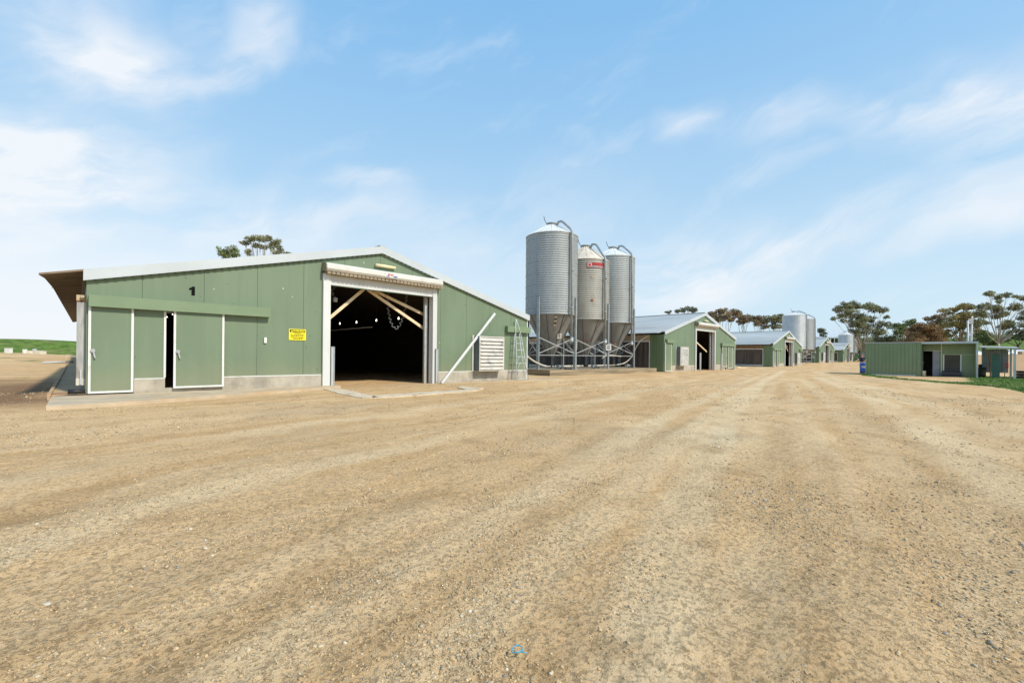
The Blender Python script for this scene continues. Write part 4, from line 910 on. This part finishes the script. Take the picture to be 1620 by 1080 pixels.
mb=MB(); mb.tube([(57.2,-4.3,1.15),(57.2,-4.3,1.6)],.03,6); mb.tube([(57.05,-4.1,1.55),(57.4,-4.6,1.6)],.05,6); mb.build('pump','rust',t)
# poles with camera box
def pole(px,py,D,h,lean,label,box=False):
    c=at(px,569,D); z=gz(c.x,c.y); top=at(px+lean,py,D)
    t=empty('mast_pole',(c.x,c.y,z)); tag(t,label,'pole','white poles behind the hut')
    mb=MB(); mb.tube([(c.x,c.y,z-.2),tuple(top)],[.14,.10],10); mb.build('mast','galv_light',t)
    if box: mb=MB(); q=at(px+lean-2,py+8,D); mb.box((q.x-.25,q.y-.25,q.z-.35),(q.x+.25,q.y+.25,q.z+.35)); mb.build('junction_box','white',t)
pole(1532,507,62,6,-1,'shorter straight white pole standing behind the green hut roof')
pole(1535,500,62.5,7,3,'taller slightly tilted white pole with a box behind the green hut roof',True)
# ------------------------------------------------------------------ person and barrel
def skinfig(name,verts,edges,rad,m,parent,sub=2,root=0):
    me=bpy.data.meshes.new(name); me.from_pydata([tuple(Vector(v)) for v in verts],edges,[]); me.materials.append(M[m])
    o=bpy.data.objects.new(name,me); col.objects.link(o)
    sk=o.modifiers.new('Skin','SKIN'); sk.use_smooth_shade=True
    for i,r in enumerate(rad): d=me.skin_vertices[0].data[i]; d.radius=(r if isinstance(r,tuple) else (r,r)); d.use_root=(i==root)
    sb=o.modifiers.new('Sub','SUBSURF'); sb.levels=sub; sb.render_levels=sub
    if parent: o.parent=parent
    return o
def person():
    bx,by,_=at(1363.3,590,42.6)
    t=empty('person',(bx,by,0)); t.rotation_euler=(0,0,R(YAW-90)); tag(t,'person in navy top and khaki shorts standing behind blue barrel, one arm out','person')
    # local frame: x = right as seen, y = away from the camera
    V=[(0,0,.93),(0,0,1.12),(0,0,1.32),(0,0,1.45),(0,0,1.53),(-.02,-.02,1.62),(-.02,-.02,1.74),
       (-.19,0,1.40),(-.42,-.05,1.22),(-.64,-.12,1.10),(-.73,-.14,1.07),
       (.19,0,1.40),(.26,-.04,1.14),(.16,-.20,.98),(.10,-.26,.95),
       (-.10,0,.86),(-.13,-.01,.48),(-.14,.03,.08),(-.16,-.12,.03),(.10,0,.86),(.13,-.01,.48),(.14,.03,.08),(.16,-.12,.03)]
    E=[(0,1),(1,2),(2,3),(3,4),(4,5),(5,6),(3,7),(7,8),(8,9),(9,10),(3,11),(11,12),(12,13),(13,14),(0,15),(15,16),(16,17),(17,18),(0,19),(19,20),(20,21),(21,22)]
    Rd=[(.15,.11),(.14,.10),(.16,.11),.08,.055,.085,.075,.065,.048,.035,.03,.065,.048,.035,.03,.09,.058,.042,.035,.09,.058,.042,.035]
    body=skinfig('body',V,E,Rd,'skin',t)
    skinfig('shirt',[(0,0,.98),(0,0,1.12),(0,0,1.32),(0,0,1.44),(-.19,0,1.40),(-.34,-.03,1.28),(.19,0,1.40),(.25,-.03,1.22)],[(0,1),(1,2),(2,3),(3,4),(4,5),(3,6),(6,7)],[(.18,.14),(.17,.13),(.19,.135),.10,.088,.075,.088,.075],'navy',t)
    skinfig('shorts',[(0,0,.97),(0,0,.88),(-.11,0,.80),(-.13,-.01,.55),(.11,0,.80),(.13,-.01,.55)],[(0,1),(1,2),(2,3),(1,4),(4,5)],[(.17,.13),(.17,.13),.11,.095,.11,.095],'khaki',t)
    mb=MB(); mb.v=[]; bm=bmesh.new(); bmesh.ops.create_uvsphere(bm,u_segments=14,v_segments=8,radius=.088)
    me=bpy.data.meshes.new('hair')
    for v in bm.verts: v.co=Vector((v.co.x-.02,v.co.y*1.1+.012-.02,v.co.z*.9+1.735))
    bmesh.ops.delete(bm,geom=[v for v in bm.verts if v.co.y<-.05 and v.co.z<1.76],context='VERTS'); bm.to_mesh(me); me.materials.append(M['hair']); h=bpy.data.objects.new('hair',me); col.objects.link(h); h.parent=t
    # face details and fingers
    for sx in (-1,1):
        mb=MB(); mb.lathe([(.002,-.008),(.008,0),(.002,.008)],(-.02+sx*.03,-.10,1.69),8); e=mb.build('eye','ink'); e.parent=t
    mb=MB(); mb.add([(-.035,-.10,1.65),(-.005,-.10,1.65),(-.02,-.125,1.655),(-.02,-.10,1.69)],[(0,1,2),(0,2,3),(1,3,2)]); e=mb.build('nose','skin'); e.parent=t
    for k,(dx,dz) in enumerate(((-.09,.03),(-.10,.01),(-.095,-.01),(-.085,-.03),(-.03,.055))):
        mb=MB(); p=Vector((-.745,-.14,1.065)); mb.tube([p+Vector((0,0,dz*.5)),p+Vector((dx*.55,-.01,dz)),p+Vector((dx,-.015,dz*.8-.012))],[.010,.009,.007],6); e=mb.build('finger','skin'); e.parent=t
person()
bx,by,_=at(1366.2,590,41); t=empty('barrel',(bx,by,0)); tag(t,'blue plastic barrel with white label at the left end of the hut','barrel')
mb=MB(); mb.lathe([(.26,.1),(.29,.12),(.29,.3),(.30,.32),(.29,.34),(.29,.66),(.30,.68),(.29,.70),(.29,.92),(.26,.95)],(bx,by,0),24); mb.build('drum','bluebarrel',t)
mb=MB(); mb.lathe([(.28,0),(.28,.1)],(bx,by,0),20); mb.build('base','char',t)
mb=MB(); a=math.atan2(-by,-bx); n=6
vs=[(bx+.305*math.cos(a+(i/n-.5)*1.0),by+.305*math.sin(a+(i/n-.5)*1.0),z) for i in range(n+1) for z in (.48,.68)]
mb.add(vs,[(2*i,2*i+2,2*i+3,2*i+1) for i in range(n)]); mb.build('label_patch','white',t)
# cyan ring on ground
x,y=onZ(818,1031,0); z=gz(x,y)+.012; mb=MB()
mb.tube([(x+.022*math.cos(q*.52)*(1.2),y+.022*math.sin(q*.52),z+.004*math.sin(q)) for q in range(13)],.0025,6,cap=False); mb.tube([(x,y-.02,z),(x+.012,y-.045,z)],.0025,6)
tag(mb.build('plastic_ring','cyan',origin=(x,y,z)),'small light blue plastic ring lying in the foreground dirt','ring')
# ------------------------------------------------------------------ far grey shed and white tunnels
def far_shed():
    D=215; a=at(1262,522.3,D); b=at(1352,522.3,D); z0=gz(a.x,a.y)-.5
    t=empty('farm_shed',tuple((a+b)/2*1.0)); t.location.z=z0; tag(t,'large pale grey roofed farm shed far behind the row of sheds','shed')
    n=Vector((FW[0],FW[1],0)); eL=at(1262,533,D-9); eR=at(1350,533,D-9)
    mb=MB(); vs=[a,b,eR,eL,a+n*9-Vector((0,0,3)),b+n*9-Vector((0,0,3))]; vs+=[v-Vector((0,0,.2)) for v in vs]
    mb.add(vs,[(3,2,1,0),(0,1,5,4),(9,6,7,8),(6,10,11,7),(3,9,8,2),(0,4,10,6),(0,6,9,3),(1,2,8,7),(1,7,11,5)]); mb.build('roof','galv_light',t)
    mb=MB(); eLb=eL.copy();eRb=eR.copy()
    P0=Vector((eL.x,eL.y,0))+n*.5;P1=Vector((eR.x,eR.y,0))+n*.5; zt=eL.z-.25
    for f0,f1,zb in ((0,.53,z0-2),(.53,.74,zt-.4),(.74,1,z0-2)):
        p=P0.lerp(P1,f0);q=P0.lerp(P1,f1)
        mb.prism_z([(p.x,p.y),(q.x,q.y),((q+n*.2).x,(q+n*.2).y),((p+n*.2).x,(p+n*.2).y)],zb,zt)
    p=P0+n*8;q=P1+n*8; mb.prism_z([(p.x,p.y),(q.x,q.y),((q+n*.2).x,(q+n*.2).y),((p+n*.2).x,(p+n*.2).y)],z0-2,zt-.0,1)
    mb.build('wall',['galv','char'],t)
    for f in (.53,.6,.67,.74):
        p=P0.lerp(P1,f)-n*.1; mb=MB(); mb.tube([(p.x,p.y,z0-1),(p.x,p.y,zt)],.15,6); mb.build('post','pvc',t)
far_shed()
def open_shed():
    D=170; t=None; p0=at(1357,534,D);p1=at(1376,534,D); n=Vector((FW[0],FW[1],0)); z0=gz(p0.x,p0.y)
    t=empty('open_shed',(p0.x,p0.y,z0)); tag(t,'low open fronted shed with pale posts behind the last silo','shed')
    mb=MB(); mb.prism_z([p0[:2],p1[:2],(p1+n*5)[:2],(p0+n*5)[:2]],p0.z-.25,p0.z); mb.build('roof','galv_light',t)
    mb=MB(); q0=p0+n*4;q1=p1+n*4; mb.prism_z([q0[:2],q1[:2],(q1+n*.3)[:2],(q0+n*.3)[:2]],z0-2,p0.z-.26); mb.build('back_wall','char',t)
    for f in (.03,.35,.6,.8,.97): p=p0.lerp(p1,f)+n*.3; mb=MB(); mb.tube([(p.x,p.y,z0-1),(p.x,p.y,p0.z-.26)],.18,6); mb.build('post','pvc',t)
open_shed()
def tunnel(px0,px1,py0,py1,D,label):
    a=at(px0,py1,D);b=at(px1,py1,D); h=(py1-py0)/703*D; n=Vector((FW[0],FW[1],0)); mb=MB(); k=10; vs=[]
    for p in (a,b):
        for i in range(k+1):
            t=math.pi*i/k; vs.append(p+n*(3-3*math.cos(t))+Vector((0,0,h*math.sin(t)**.8)))
    fs=[(i,i+1,i+k+2,i+k+1) for i in range(k)]+[tuple(range(k+1)),tuple(range(2*k+1,k,-1))]
    mb.add(vs,fs,0,True); t=mb.build('white_tunnel','white',origin=tuple(a)); tag(t,label,'tunnel','low white tunnels beyond the yard')
tunnel(1543,1560,553.5,562,95,'low white plastic tunnel seen between the hut and the shelter')
tunnel(1594,1640,552.5,561,98,'low white plastic tunnel beyond the shelter at the right edge')
mb=MB(); p=at(1617,562,92); mb.prism_z([(p.x,p.y),(p.x+.9,p.y-.9),(p.x+1.5,p.y-.3),(p.x+.6,p.y+.6)],p.z-.8,p.z+.85); tag(mb.build('hay_crate','beige',origin=tuple(p)),'tan box in front of the white tunnel at the right edge','box')
# paddock rail near the far silo
mb=MB(); a=at(1355,548,166);b=at(1375,546,160); za=gz(a.x,a.y); 
for f in (0,.33,.66,1): q=a.lerp(b,f); mb.tube([(q.x,q.y,za-1),(q.x,q.y,q.z)],.08,6)
for dz in (0,.6): mb.tube([a-Vector((0,0,dz)),b-Vector((0,0,dz))],.05,6)
tag(mb.build('rail_fence','steel',origin=(a.x,a.y,za)),'short rail fence on the grass slope right of the last silo','fence')
# ------------------------------------------------------------------ trees
def tree(name,clumps,base_px,D,leafm,barkm,label,leaf=.42,dens=1.0,trunk_r=.35,group='gum trees behind the yard',fork=.45):
    """clumps: (px, py, rx_px, ry_px) crown masses, each at its own depth round the trunk"""
    s=D/703; c0=at(base_px,560,D); z0=gz(c0.x,c0.y)
    t=empty(name,(c0.x,c0.y,z0)); tag(t,label,'tree',group)
    n=Vector((FW[0],FW[1],0)); rt=Vector((RT[0],RT[1],0)); V=[];T_=[];cent=[]
    for (px,py,rx,ry) in clumps:
        dd=random.uniform(-.9,.9)*rx*s*.8; c=at(px,py,D)+n*dd; cent.append((c,rx*s,ry*s)); X_,Z_=rx*s,ry*s
        nsub=int(min(30,max(8,6+3.0*rx*ry*s*s)))
        for k in range(nsub):
            while True:
                q=Vector((random.uniform(-1,1),random.uniform(-1,1),random.uniform(-1,1)))
                if .25<q.length<1: break
            sc=c+rt*(q.x*X_*.85)+n*(q.y*X_*.8)+Vector((0,0,q.z*Z_*.85)); sr=random.uniform(.2,.44)*min(X_,Z_*1.4)+.28
            nl=int(dens*70*max(.5,sr*sr/leaf/leaf*.32)); nl=min(nl,340)
            p=rng.normal(0,1,(nl,3)); p/=np.linalg.norm(p,axis=1)[:,None]; p*=(rng.random((nl,1))**.45)*np.array([[1.1,1.1,.8]])*sr
            p[:,2]=np.where(p[:,2]<0,p[:,2]*.7,p[:,2])
            P=p+np.array(sc[:])[None]
            tn=random.uniform(.72,1.3)*rng.uniform(.7,1.3,(nl,1))
            a=rng.normal(0,1,(nl,3)); a/=np.linalg.norm(a,axis=1)[:,None]; b=rng.normal(0,1,(nl,3)); b-=a*(a*b).sum(1)[:,None]; b/=np.linalg.norm(b,axis=1)[:,None]
            L=leaf*rng.uniform(.5,1.25,(nl,1)); 
            V.append(np.stack([P-a*L*.5,P+b*L*.28,P+a*L*.5,P-b*L*.28],1).reshape(-1,3)); hue=rng.uniform(-.08,.08,(nl,1))
            T_.append(np.repeat(np.concatenate([tn*(1+hue),tn,tn*(1-hue),np.ones((nl,1))],1),4,0))
    V=np.concatenate(V)-np.array([[c0.x,c0.y,z0]]);T_=np.concatenate(T_); nq=len(V)//4
    me=bpy.data.meshes.new('crown'); me.vertices.add(len(V)); me.vertices.foreach_set('co',V.ravel()); me.loops.add(len(V)); me.loops.foreach_set('vertex_index',np.arange(len(V),dtype=np.int32)); me.polygons.add(nq); me.polygons.foreach_set('loop_start',np.arange(nq)*4); me.update()
    ca_=me.color_attributes.new('tint','FLOAT_COLOR','POINT'); ca_.data.foreach_set('color',T_.ravel()); me.materials.append(M[leafm])
    o=bpy.data.objects.new('crown',me); col.objects.link(o); o.parent=t
    # trunk with limbs
    mb=MB(); top=sum((c for c,_,_ in cent),Vector())/len(cent); zmin=min(c.z for c,_,_ in cent); fz=z0+(zmin-z0)*fork+.5
    fk=Vector((c0.x+(top.x-c0.x)*.15,c0.y+(top.y-c0.y)*.15,fz))
    mb.tube([(c0.x,c0.y,z0-.3),((c0.x+fk.x)/2+.1,(c0.y+fk.y)/2,(z0+fz)/2),tuple(fk)],[trunk_r*1.2,trunk_r,trunk_r*.8],10)
    for c,rx,rz_ in cent:
        m1=fk.lerp(c,.5)+Vector((random.uniform(-.5,.5),random.uniform(-.5,.5),random.uniform(-.3,.6)))-Vector((0,0,.08*(c-fk).length))
        mb.tube([fk-Vector((0,0,.2)),m1,c-Vector((0,0,rz_*.2))],[trunk_r*.42,trunk_r*.22,trunk_r*.08],7)
        for k in range(4):
            e=c+rt*random.uniform(-.8,.8)*rx+n*random.uniform(-.6,.6)*rx+Vector((0,0,random.uniform(-.3,.7)*rz_)); mb.tube([m1.lerp(c,random.uniform(.2,.9)),e],[trunk_r*.10,trunk_r*.04],5)
    mb.build('trunk',barkm,t)
    return t
random.seed(21)
tree('gum_tree',[(353,398,8,7),(366,395,9,7),(372,404,10,6),(360,405,8,6)],368,84,'leaf_green','bark','compact gum tree crown just over the nearest shed roof, leftmost',leaf=.30,trunk_r=.3)
tree('gum_tree',[(386,384,7,4),(397,379,9,5),(410,377,9,5),(424,378,10,6),(436,383,8,7),(443,392,4,5),(405,389,6,4),(392,399,6,5),(416,391,5,4),(430,390,7,4),(441,400,9,5),(455,402,5,3)],412,90,'leaf_olive','bark','spreading gum tree with bare limbs over the nearest shed roof',leaf=.28,dens=.9,trunk_r=.35)
tree('gum_tree',[(1058,494,6,2.5),(1071,492.5,5,3),(1083,490,5,4),(1091,488.5,7,4),(1098,491,5,4)],1080,125,'leaf_dark','bark_dark','thin topped gum tree over the ridge of the shed behind the silos',leaf=.35)
tree('gum_tree',[(1122,503,7,4),(1135,500,9,5),(1147,499,9,5),(1130,497,9,5),(1143,493,12,5),(1160,496,10,6),(1136,504,12,6),(1152,503,9,5),(1128,508,7,6),(1160,506,5,5)],1146,150,'leaf_brown','bark','broad dark umbrella gum tree just right of the second shed gable',leaf=.5,dens=1.5)
tree('gum_tree',[(1166,499,8,5),(1173,505,10,5),(1173,501,8,5),(1184,503,9,5),(1178,508,9,4),(1170,511,6,5)],1179,152,'leaf_brown','bark','brown crowned gum tree in the middle of the row behind the third shed',leaf=.5)
tree('gum_tree',[(1190,506,8,5),(1203,506,10,6),(1198,503,9,5),(1206,508,10,5),(1195,510,8,5),(1209,515,8,5)],1202,150,'leaf_brown','bark','brown gum tree left of the far silo, second from it',leaf=.5)
tree('gum_tree',[(1214,506,9,5),(1226,504,10,6),(1219,502,9,5),(1232,501,8,4),(1225,508,9,5),(1237,507,4,8),(1233,518,8,5),(1220,517,7,4)],1226,148,'leaf_olive','bark','gum tree with fine branches touching the left of the tall far silo',leaf=.5)
tree('tall_gum_tree',[(1322,490,10,6),(1335,485,11,7),(1352,483,14,7),(1345,495,13,7),(1330,500,8,5),(1368,486,12,7),(1385,489,12,6),(1392,492,8,5),(1340,506,9,5),(1360,502,15,8),(1378,505,14,7),(1316,504,5,3),(1352,514,12,8),(1372,517,15,8),(1392,514,13,6),(1350,527,10,8),(1367,528,10,7),(1388,525,12,8),(1404,502,5,3)],1366,140,'leaf_olive','bark','largest spreading gum tree above the last silo',leaf=.42,dens=.85,trunk_r=.42,fork=.3)
tree('gum_tree',[(1310,510.5,0.1,0.1)],1310,1,'leaf_olive','bark','x') if False else None
tree('small_tree',[(1299,524,6,5),(1302,529,5,4)],1299,175,'leaf_dark','bark_dark','small round dark tree in front of the far grey shed roof',leaf=.45,trunk_r=.2,group=None)
tree('gum_tree',[(1417,517,9,6),(1428,521,10,7),(1436,512,9,5),(1418,528,9,7),(1447,508,8,4)],1424,135,'leaf_green','bark_dark','small green tree between the tall gum and the rusty round one',leaf=.42)
tree('rust_tree',[(1456,530,12,8),(1448,522,9,6),(1466,533,11,7),(1445,528,13,11),(1458,519,14,9),(1470,527,14,11),(1452,537,18,7),(1475,537,12,7),(1436,538,10,5)],1458,112,'leaf_rust','bark_dark','dense rounded red brown tree behind the green hut',leaf=.36,dens=1.4,group=None)
tree('gum_tree',[(1470,506,10,5),(1482,503,11,6),(1476,513,10,6),(1490,516,9,9),(1486,528,10,8)],1482,128,'leaf_brown','bark','brown gum tree rising behind the rusty round tree',leaf=.42)
tree('gum_tree',[(1505,492,13,6),(1520,487,14,6),(1535,485,12,5),(1512,502,16,7),(1530,499,15,8),(1500,512,12,7),(1520,514,16,8),(1538,512,12,9),(1528,528,16,7),(1505,528,14,7)],1520,122,'leaf_gold','bark','broad golden olive tree behind the two white poles',leaf=.4,dens=1.1,trunk_r=.5)
tree('tall_gum_tree',[(1552,487,9,6),(1560,495,10,8),(1580,485,11,7),(1584,496,13,9),(1608,488,13,8),(1614,500,12,9),(1550,510,10,8),(1590,512,10,6),(1602,516,12,6),(1560,466,8,4.5),(1566,463,6,3.5),(1583,470,6,4),(1592,468,9,4),(1606,469,7,3.5),(1623,472,6,4),(1578,478,5,2),(1636,492,14,10),(1640,512,14,8)],1578,108,'leaf_olive','bark','white barked gum tree with high separate leaf clumps at the right edge',leaf=.34,dens=1.0,trunk_r=.3,fork=.3)
tree('gum_tree',[(1612,523,14,6),(1600,531,13,6),(1625,532,14,8),(1588,538,10,5)],1612,112,'leaf_dark','bark_dark','low dark grey green tree at the right edge below the white barked gum',leaf=.36)
tree('gum_tree',[(1556,530,12,7),(1545,538,14,6),(1570,540,12,6)],1556,114,'leaf_green','bark_dark','low green tree behind the corrugated shelter roof',leaf=.38)
tree('gum_tree',[(1408,536,12,6),(1425,538,14,5),(1395,538,10,6)],1410,138,'leaf_dark','bark_dark','low dark shrubby tree just behind the left end of the hut roof',leaf=.4)
# far tree belt on the rise
def belt():
    V=[];T_=[]
    for k in range(520):
        px=random.uniform(1340,1700); D=random.uniform(150,175); c=at(px,random.uniform(537,551),D); c.z=min(c.z,9)
        nl=90; p=rng.normal(0,1,(nl,3))*np.array([[1.6,1.6,.8]]); P=p+np.array(c[:])[None]; a=rng.normal(0,1,(nl,3)); a/=np.linalg.norm(a,axis=1)[:,None]; b=np.roll(a,1,0); tn=random.uniform(.7,1.3)*rng.uniform(.7,1.3,(nl,1))
        L=.6; V.append(np.stack([P-a*L*.5,P+b*L*.3,P+a*L*.5,P-b*L*.3],1).reshape(-1,3)); T_.append(np.repeat(np.concatenate([tn,tn,tn,np.ones((nl,1))],1),4,0))
    V=np.concatenate(V);T_=np.concatenate(T_);nq=len(V)//4
    me=bpy.data.meshes.new('scrub'); me.vertices.add(len(V)); me.vertices.foreach_set('co',V.ravel()); me.loops.add(len(V)); me.loops.foreach_set('vertex_index',np.arange(len(V),dtype=np.int32)); me.polygons.add(nq); me.polygons.foreach_set('loop_start',np.arange(nq)*4); me.update()
    ca_=me.color_attributes.new('tint','FLOAT_COLOR','POINT'); ca_.data.foreach_set('color',T_.ravel()); me.materials.append(M['leaf_green']); o=bpy.data.objects.new('scrub',me); col.objects.link(o); tag(o,'distant belt of green scrub on the rise behind the hut',None,kind='stuff')
belt()
# ------------------------------------------------------------------ world
SUN_EL,SUN_AZ=43,-80   # azimuth in degrees from +X towards +Y: from the right, behind the camera
w=bpy.data.worlds.new('World'); scene.world=w; w.use_nodes=True; nt=w.node_tree; g=NB(nt); bg=nt.nodes['Background']
sky=g.n('ShaderNodeTexSky',sky_type='NISHITA'); sky.sun_disc=False; sky.sun_elevation=R(SUN_EL); sky.sun_rotation=R(90-SUN_AZ); sky.air_density=1.0; sky.dust_density=1.2; sky.ozone_density=1.5
co=g.coord('Generated'); sp=g.n('ShaderNodeSeparateXYZ'); g.link(co,sp.inputs[0])
az=g.math('ARCTAN2',g.math('ADD',g.math('MULTIPLY',sp.outputs[0],RT[0]),g.math('MULTIPLY',sp.outputs[1],RT[1])),g.math('ADD',g.math('MULTIPLY',sp.outputs[0],FW[0]),g.math('MULTIPLY',sp.outputs[1],FW[1])))
el=g.math('ARCSINE',sp.outputs[2])
K=10.0
zen=g.ramp(el,0,.75)
blue=g.mix(zen,(.43*K,.585*K,.69*K),(.19*K,.415*K,.68*K))
blue=g.mix(g.ramp(el,.55,1.4),blue,(.10*K,.26*K,.52*K))
base=g.mix(.80,sky.outputs[0],blue)
# clouds: thin cirrus-like sheets, warped noise, gathered in drifts
wv=g.n('ShaderNodeCombineXYZ'); g.link(az,wv.inputs[0]); g.link(el,wv.inputs[1])
wn=g.noise(wv.outputs[0],2.2,4,.55,out=1); va=g.n('ShaderNodeVectorMath',operation='MULTIPLY_ADD'); g.link(wn,va.inputs[0]); va.inputs[1].default_value=(.34,.24,0); g.link(wv.outputs[0],va.inputs[2])
W_=va.outputs[0]
nA=g.noise(g.mapping(g.mapping(W_,rot=(0,0,R(-22))),(1.7,5.5,1)),1.6,8,.58)
nB=g.noise(g.mapping(W_,(1.1,2.6,1),loc=(4,2,0)),2.4,7,.6)
def px2ae(x,y):
    r=ray(x,y); hh=math.hypot(r[0],r[1]); a=math.atan2(r[0]*RT[0]+r[1]*RT[1],r[0]*FW[0]+r[1]*FW[1]); return a,math.atan2(r[2],hh)
acc=None
# (x, y, half width, half height, tilt deg, strength)
BL=[(110,70,150,75,15,.62),(215,110,80,34,18,.55),(345,135,75,26,35,.5),(385,60,45,42,-30,.42),(30,260,230,70,10,.62),(180,240,200,45,15,.5),(60,350,130,55,18,.9),(200,330,260,60,5,.5),(430,345,190,40,5,.38),(90,450,260,80,0,.6),(593,298,36,6,5,.55),
    (1090,206,36,16,5,.45),(1240,200,110,18,-6,.42),(1420,180,95,38,12,.62),(1560,160,130,60,10,.5),(1590,260,120,80,-15,.58),(1560,370,120,22,5,.38),(1300,385,200,32,6,.52),(1080,410,170,45,5,.5),(1060,460,130,42,2,.62),(850,395,260,60,0,.28),(730,330,300,40,8,.2),(1340,350,90,20,20,.35)]
for (x,y,hw,hh,tilt,st) in BL:
    a,e=px2ae(x,y); sx=math.cos(a); ww=hw/703*sx*sx+.02; h2=hh/703*sx+.01
    m=g.mapping(g.mapping(W_,loc=(-a-.17*1,-e-.12,0)),(1,1,1))
    m=g.mapping(m,rot=(0,0,R(-tilt))); m=g.mapping(m,(1/(ww*1.5),1/(h2*1.5),0))
    ln=g.n('ShaderNodeVectorMath',operation='LENGTH'); g.link(m,ln.inputs[0])
    v=g.ramp(ln.outputs['Value'],1.0,.0,0,st*1.0)
    acc=v if acc is None else g.math('ADD',acc,v)
tex=g.math('ADD',g.ramp(nA,.32,.68,.1,1.5),g.ramp(nB,.3,.75,-.25,.35))
cl=g.math('MULTIPLY',acc,tex,clamp=True)
amb=g.math('MULTIPLY',g.ramp(nA,.50,.8,0,.55),g.ramp(el,1.3,.4))
cl=g.math('MAXIMUM',cl,g.math('MULTIPLY',amb,.7),clamp=True)
hz=g.math('MULTIPLY',g.ramp(el,.34,.0,0,.62),g.ramp(az,.5,-.8,.25,1.6)); 
cl=g.math('ADD',g.math('MULTIPLY',cl,.92),g.math('MULTIPLY',hz,g.math('SUBTRACT',1.0,cl)),clamp=True)
colr=g.mix(cl,base,(.63*K,.655*K,.685*K))
g.link(colr,bg.inputs['Color']); bg.inputs['Strength'].default_value=.095
sl=bpy.data.lights.new('sun','SUN'); sl.energy=2.7; sl.angle=R(4.0); sl.color=(1,.93,.80); so=bpy.data.objects.new('sun',sl); col.objects.link(so)
d=Vector((math.cos(R(SUN_EL))*math.cos(R(SUN_AZ)),math.cos(R(SUN_EL))*math.sin(R(SUN_AZ)),math.sin(R(SUN_EL)))); so.rotation_euler=d.to_track_quat('Z','Y').to_euler(); so.location=(0,0,60)
# ------------------------------------------------------------------ camera
cam=bpy.data.cameras.new('camera'); co_=bpy.data.objects.new('camera',cam); col.objects.link(co_); scene.camera=co_
cam.sensor_width=36; cam.lens=36*703/1620; cam.clip_end=6000; cam.clip_start=.05
cam.shift_y=22.5/1620
fwd=Vector((FW[0],FW[1],0)); rt0=Vector((RT[0],RT[1],0)); up0=Vector((0,0,1))
rr=rt0*math.cos(TH)+up0*math.sin(TH); uu=-rt0*math.sin(TH)+up0*math.cos(TH)
mt=Matrix((rr,uu,-fwd)).transposed().to_4x4(); mt.translation=Vector((0,0,H)); co_.matrix_world=mt
vs=scene.view_settings; vs.view_transform='Standard'; vs.look='None'; vs.exposure=0.6; vs.gamma=1; vs.use_curve_mapping=False
scene.render.engine='CYCLES'; scene.render.resolution_x=1024; scene.render.resolution_y=682
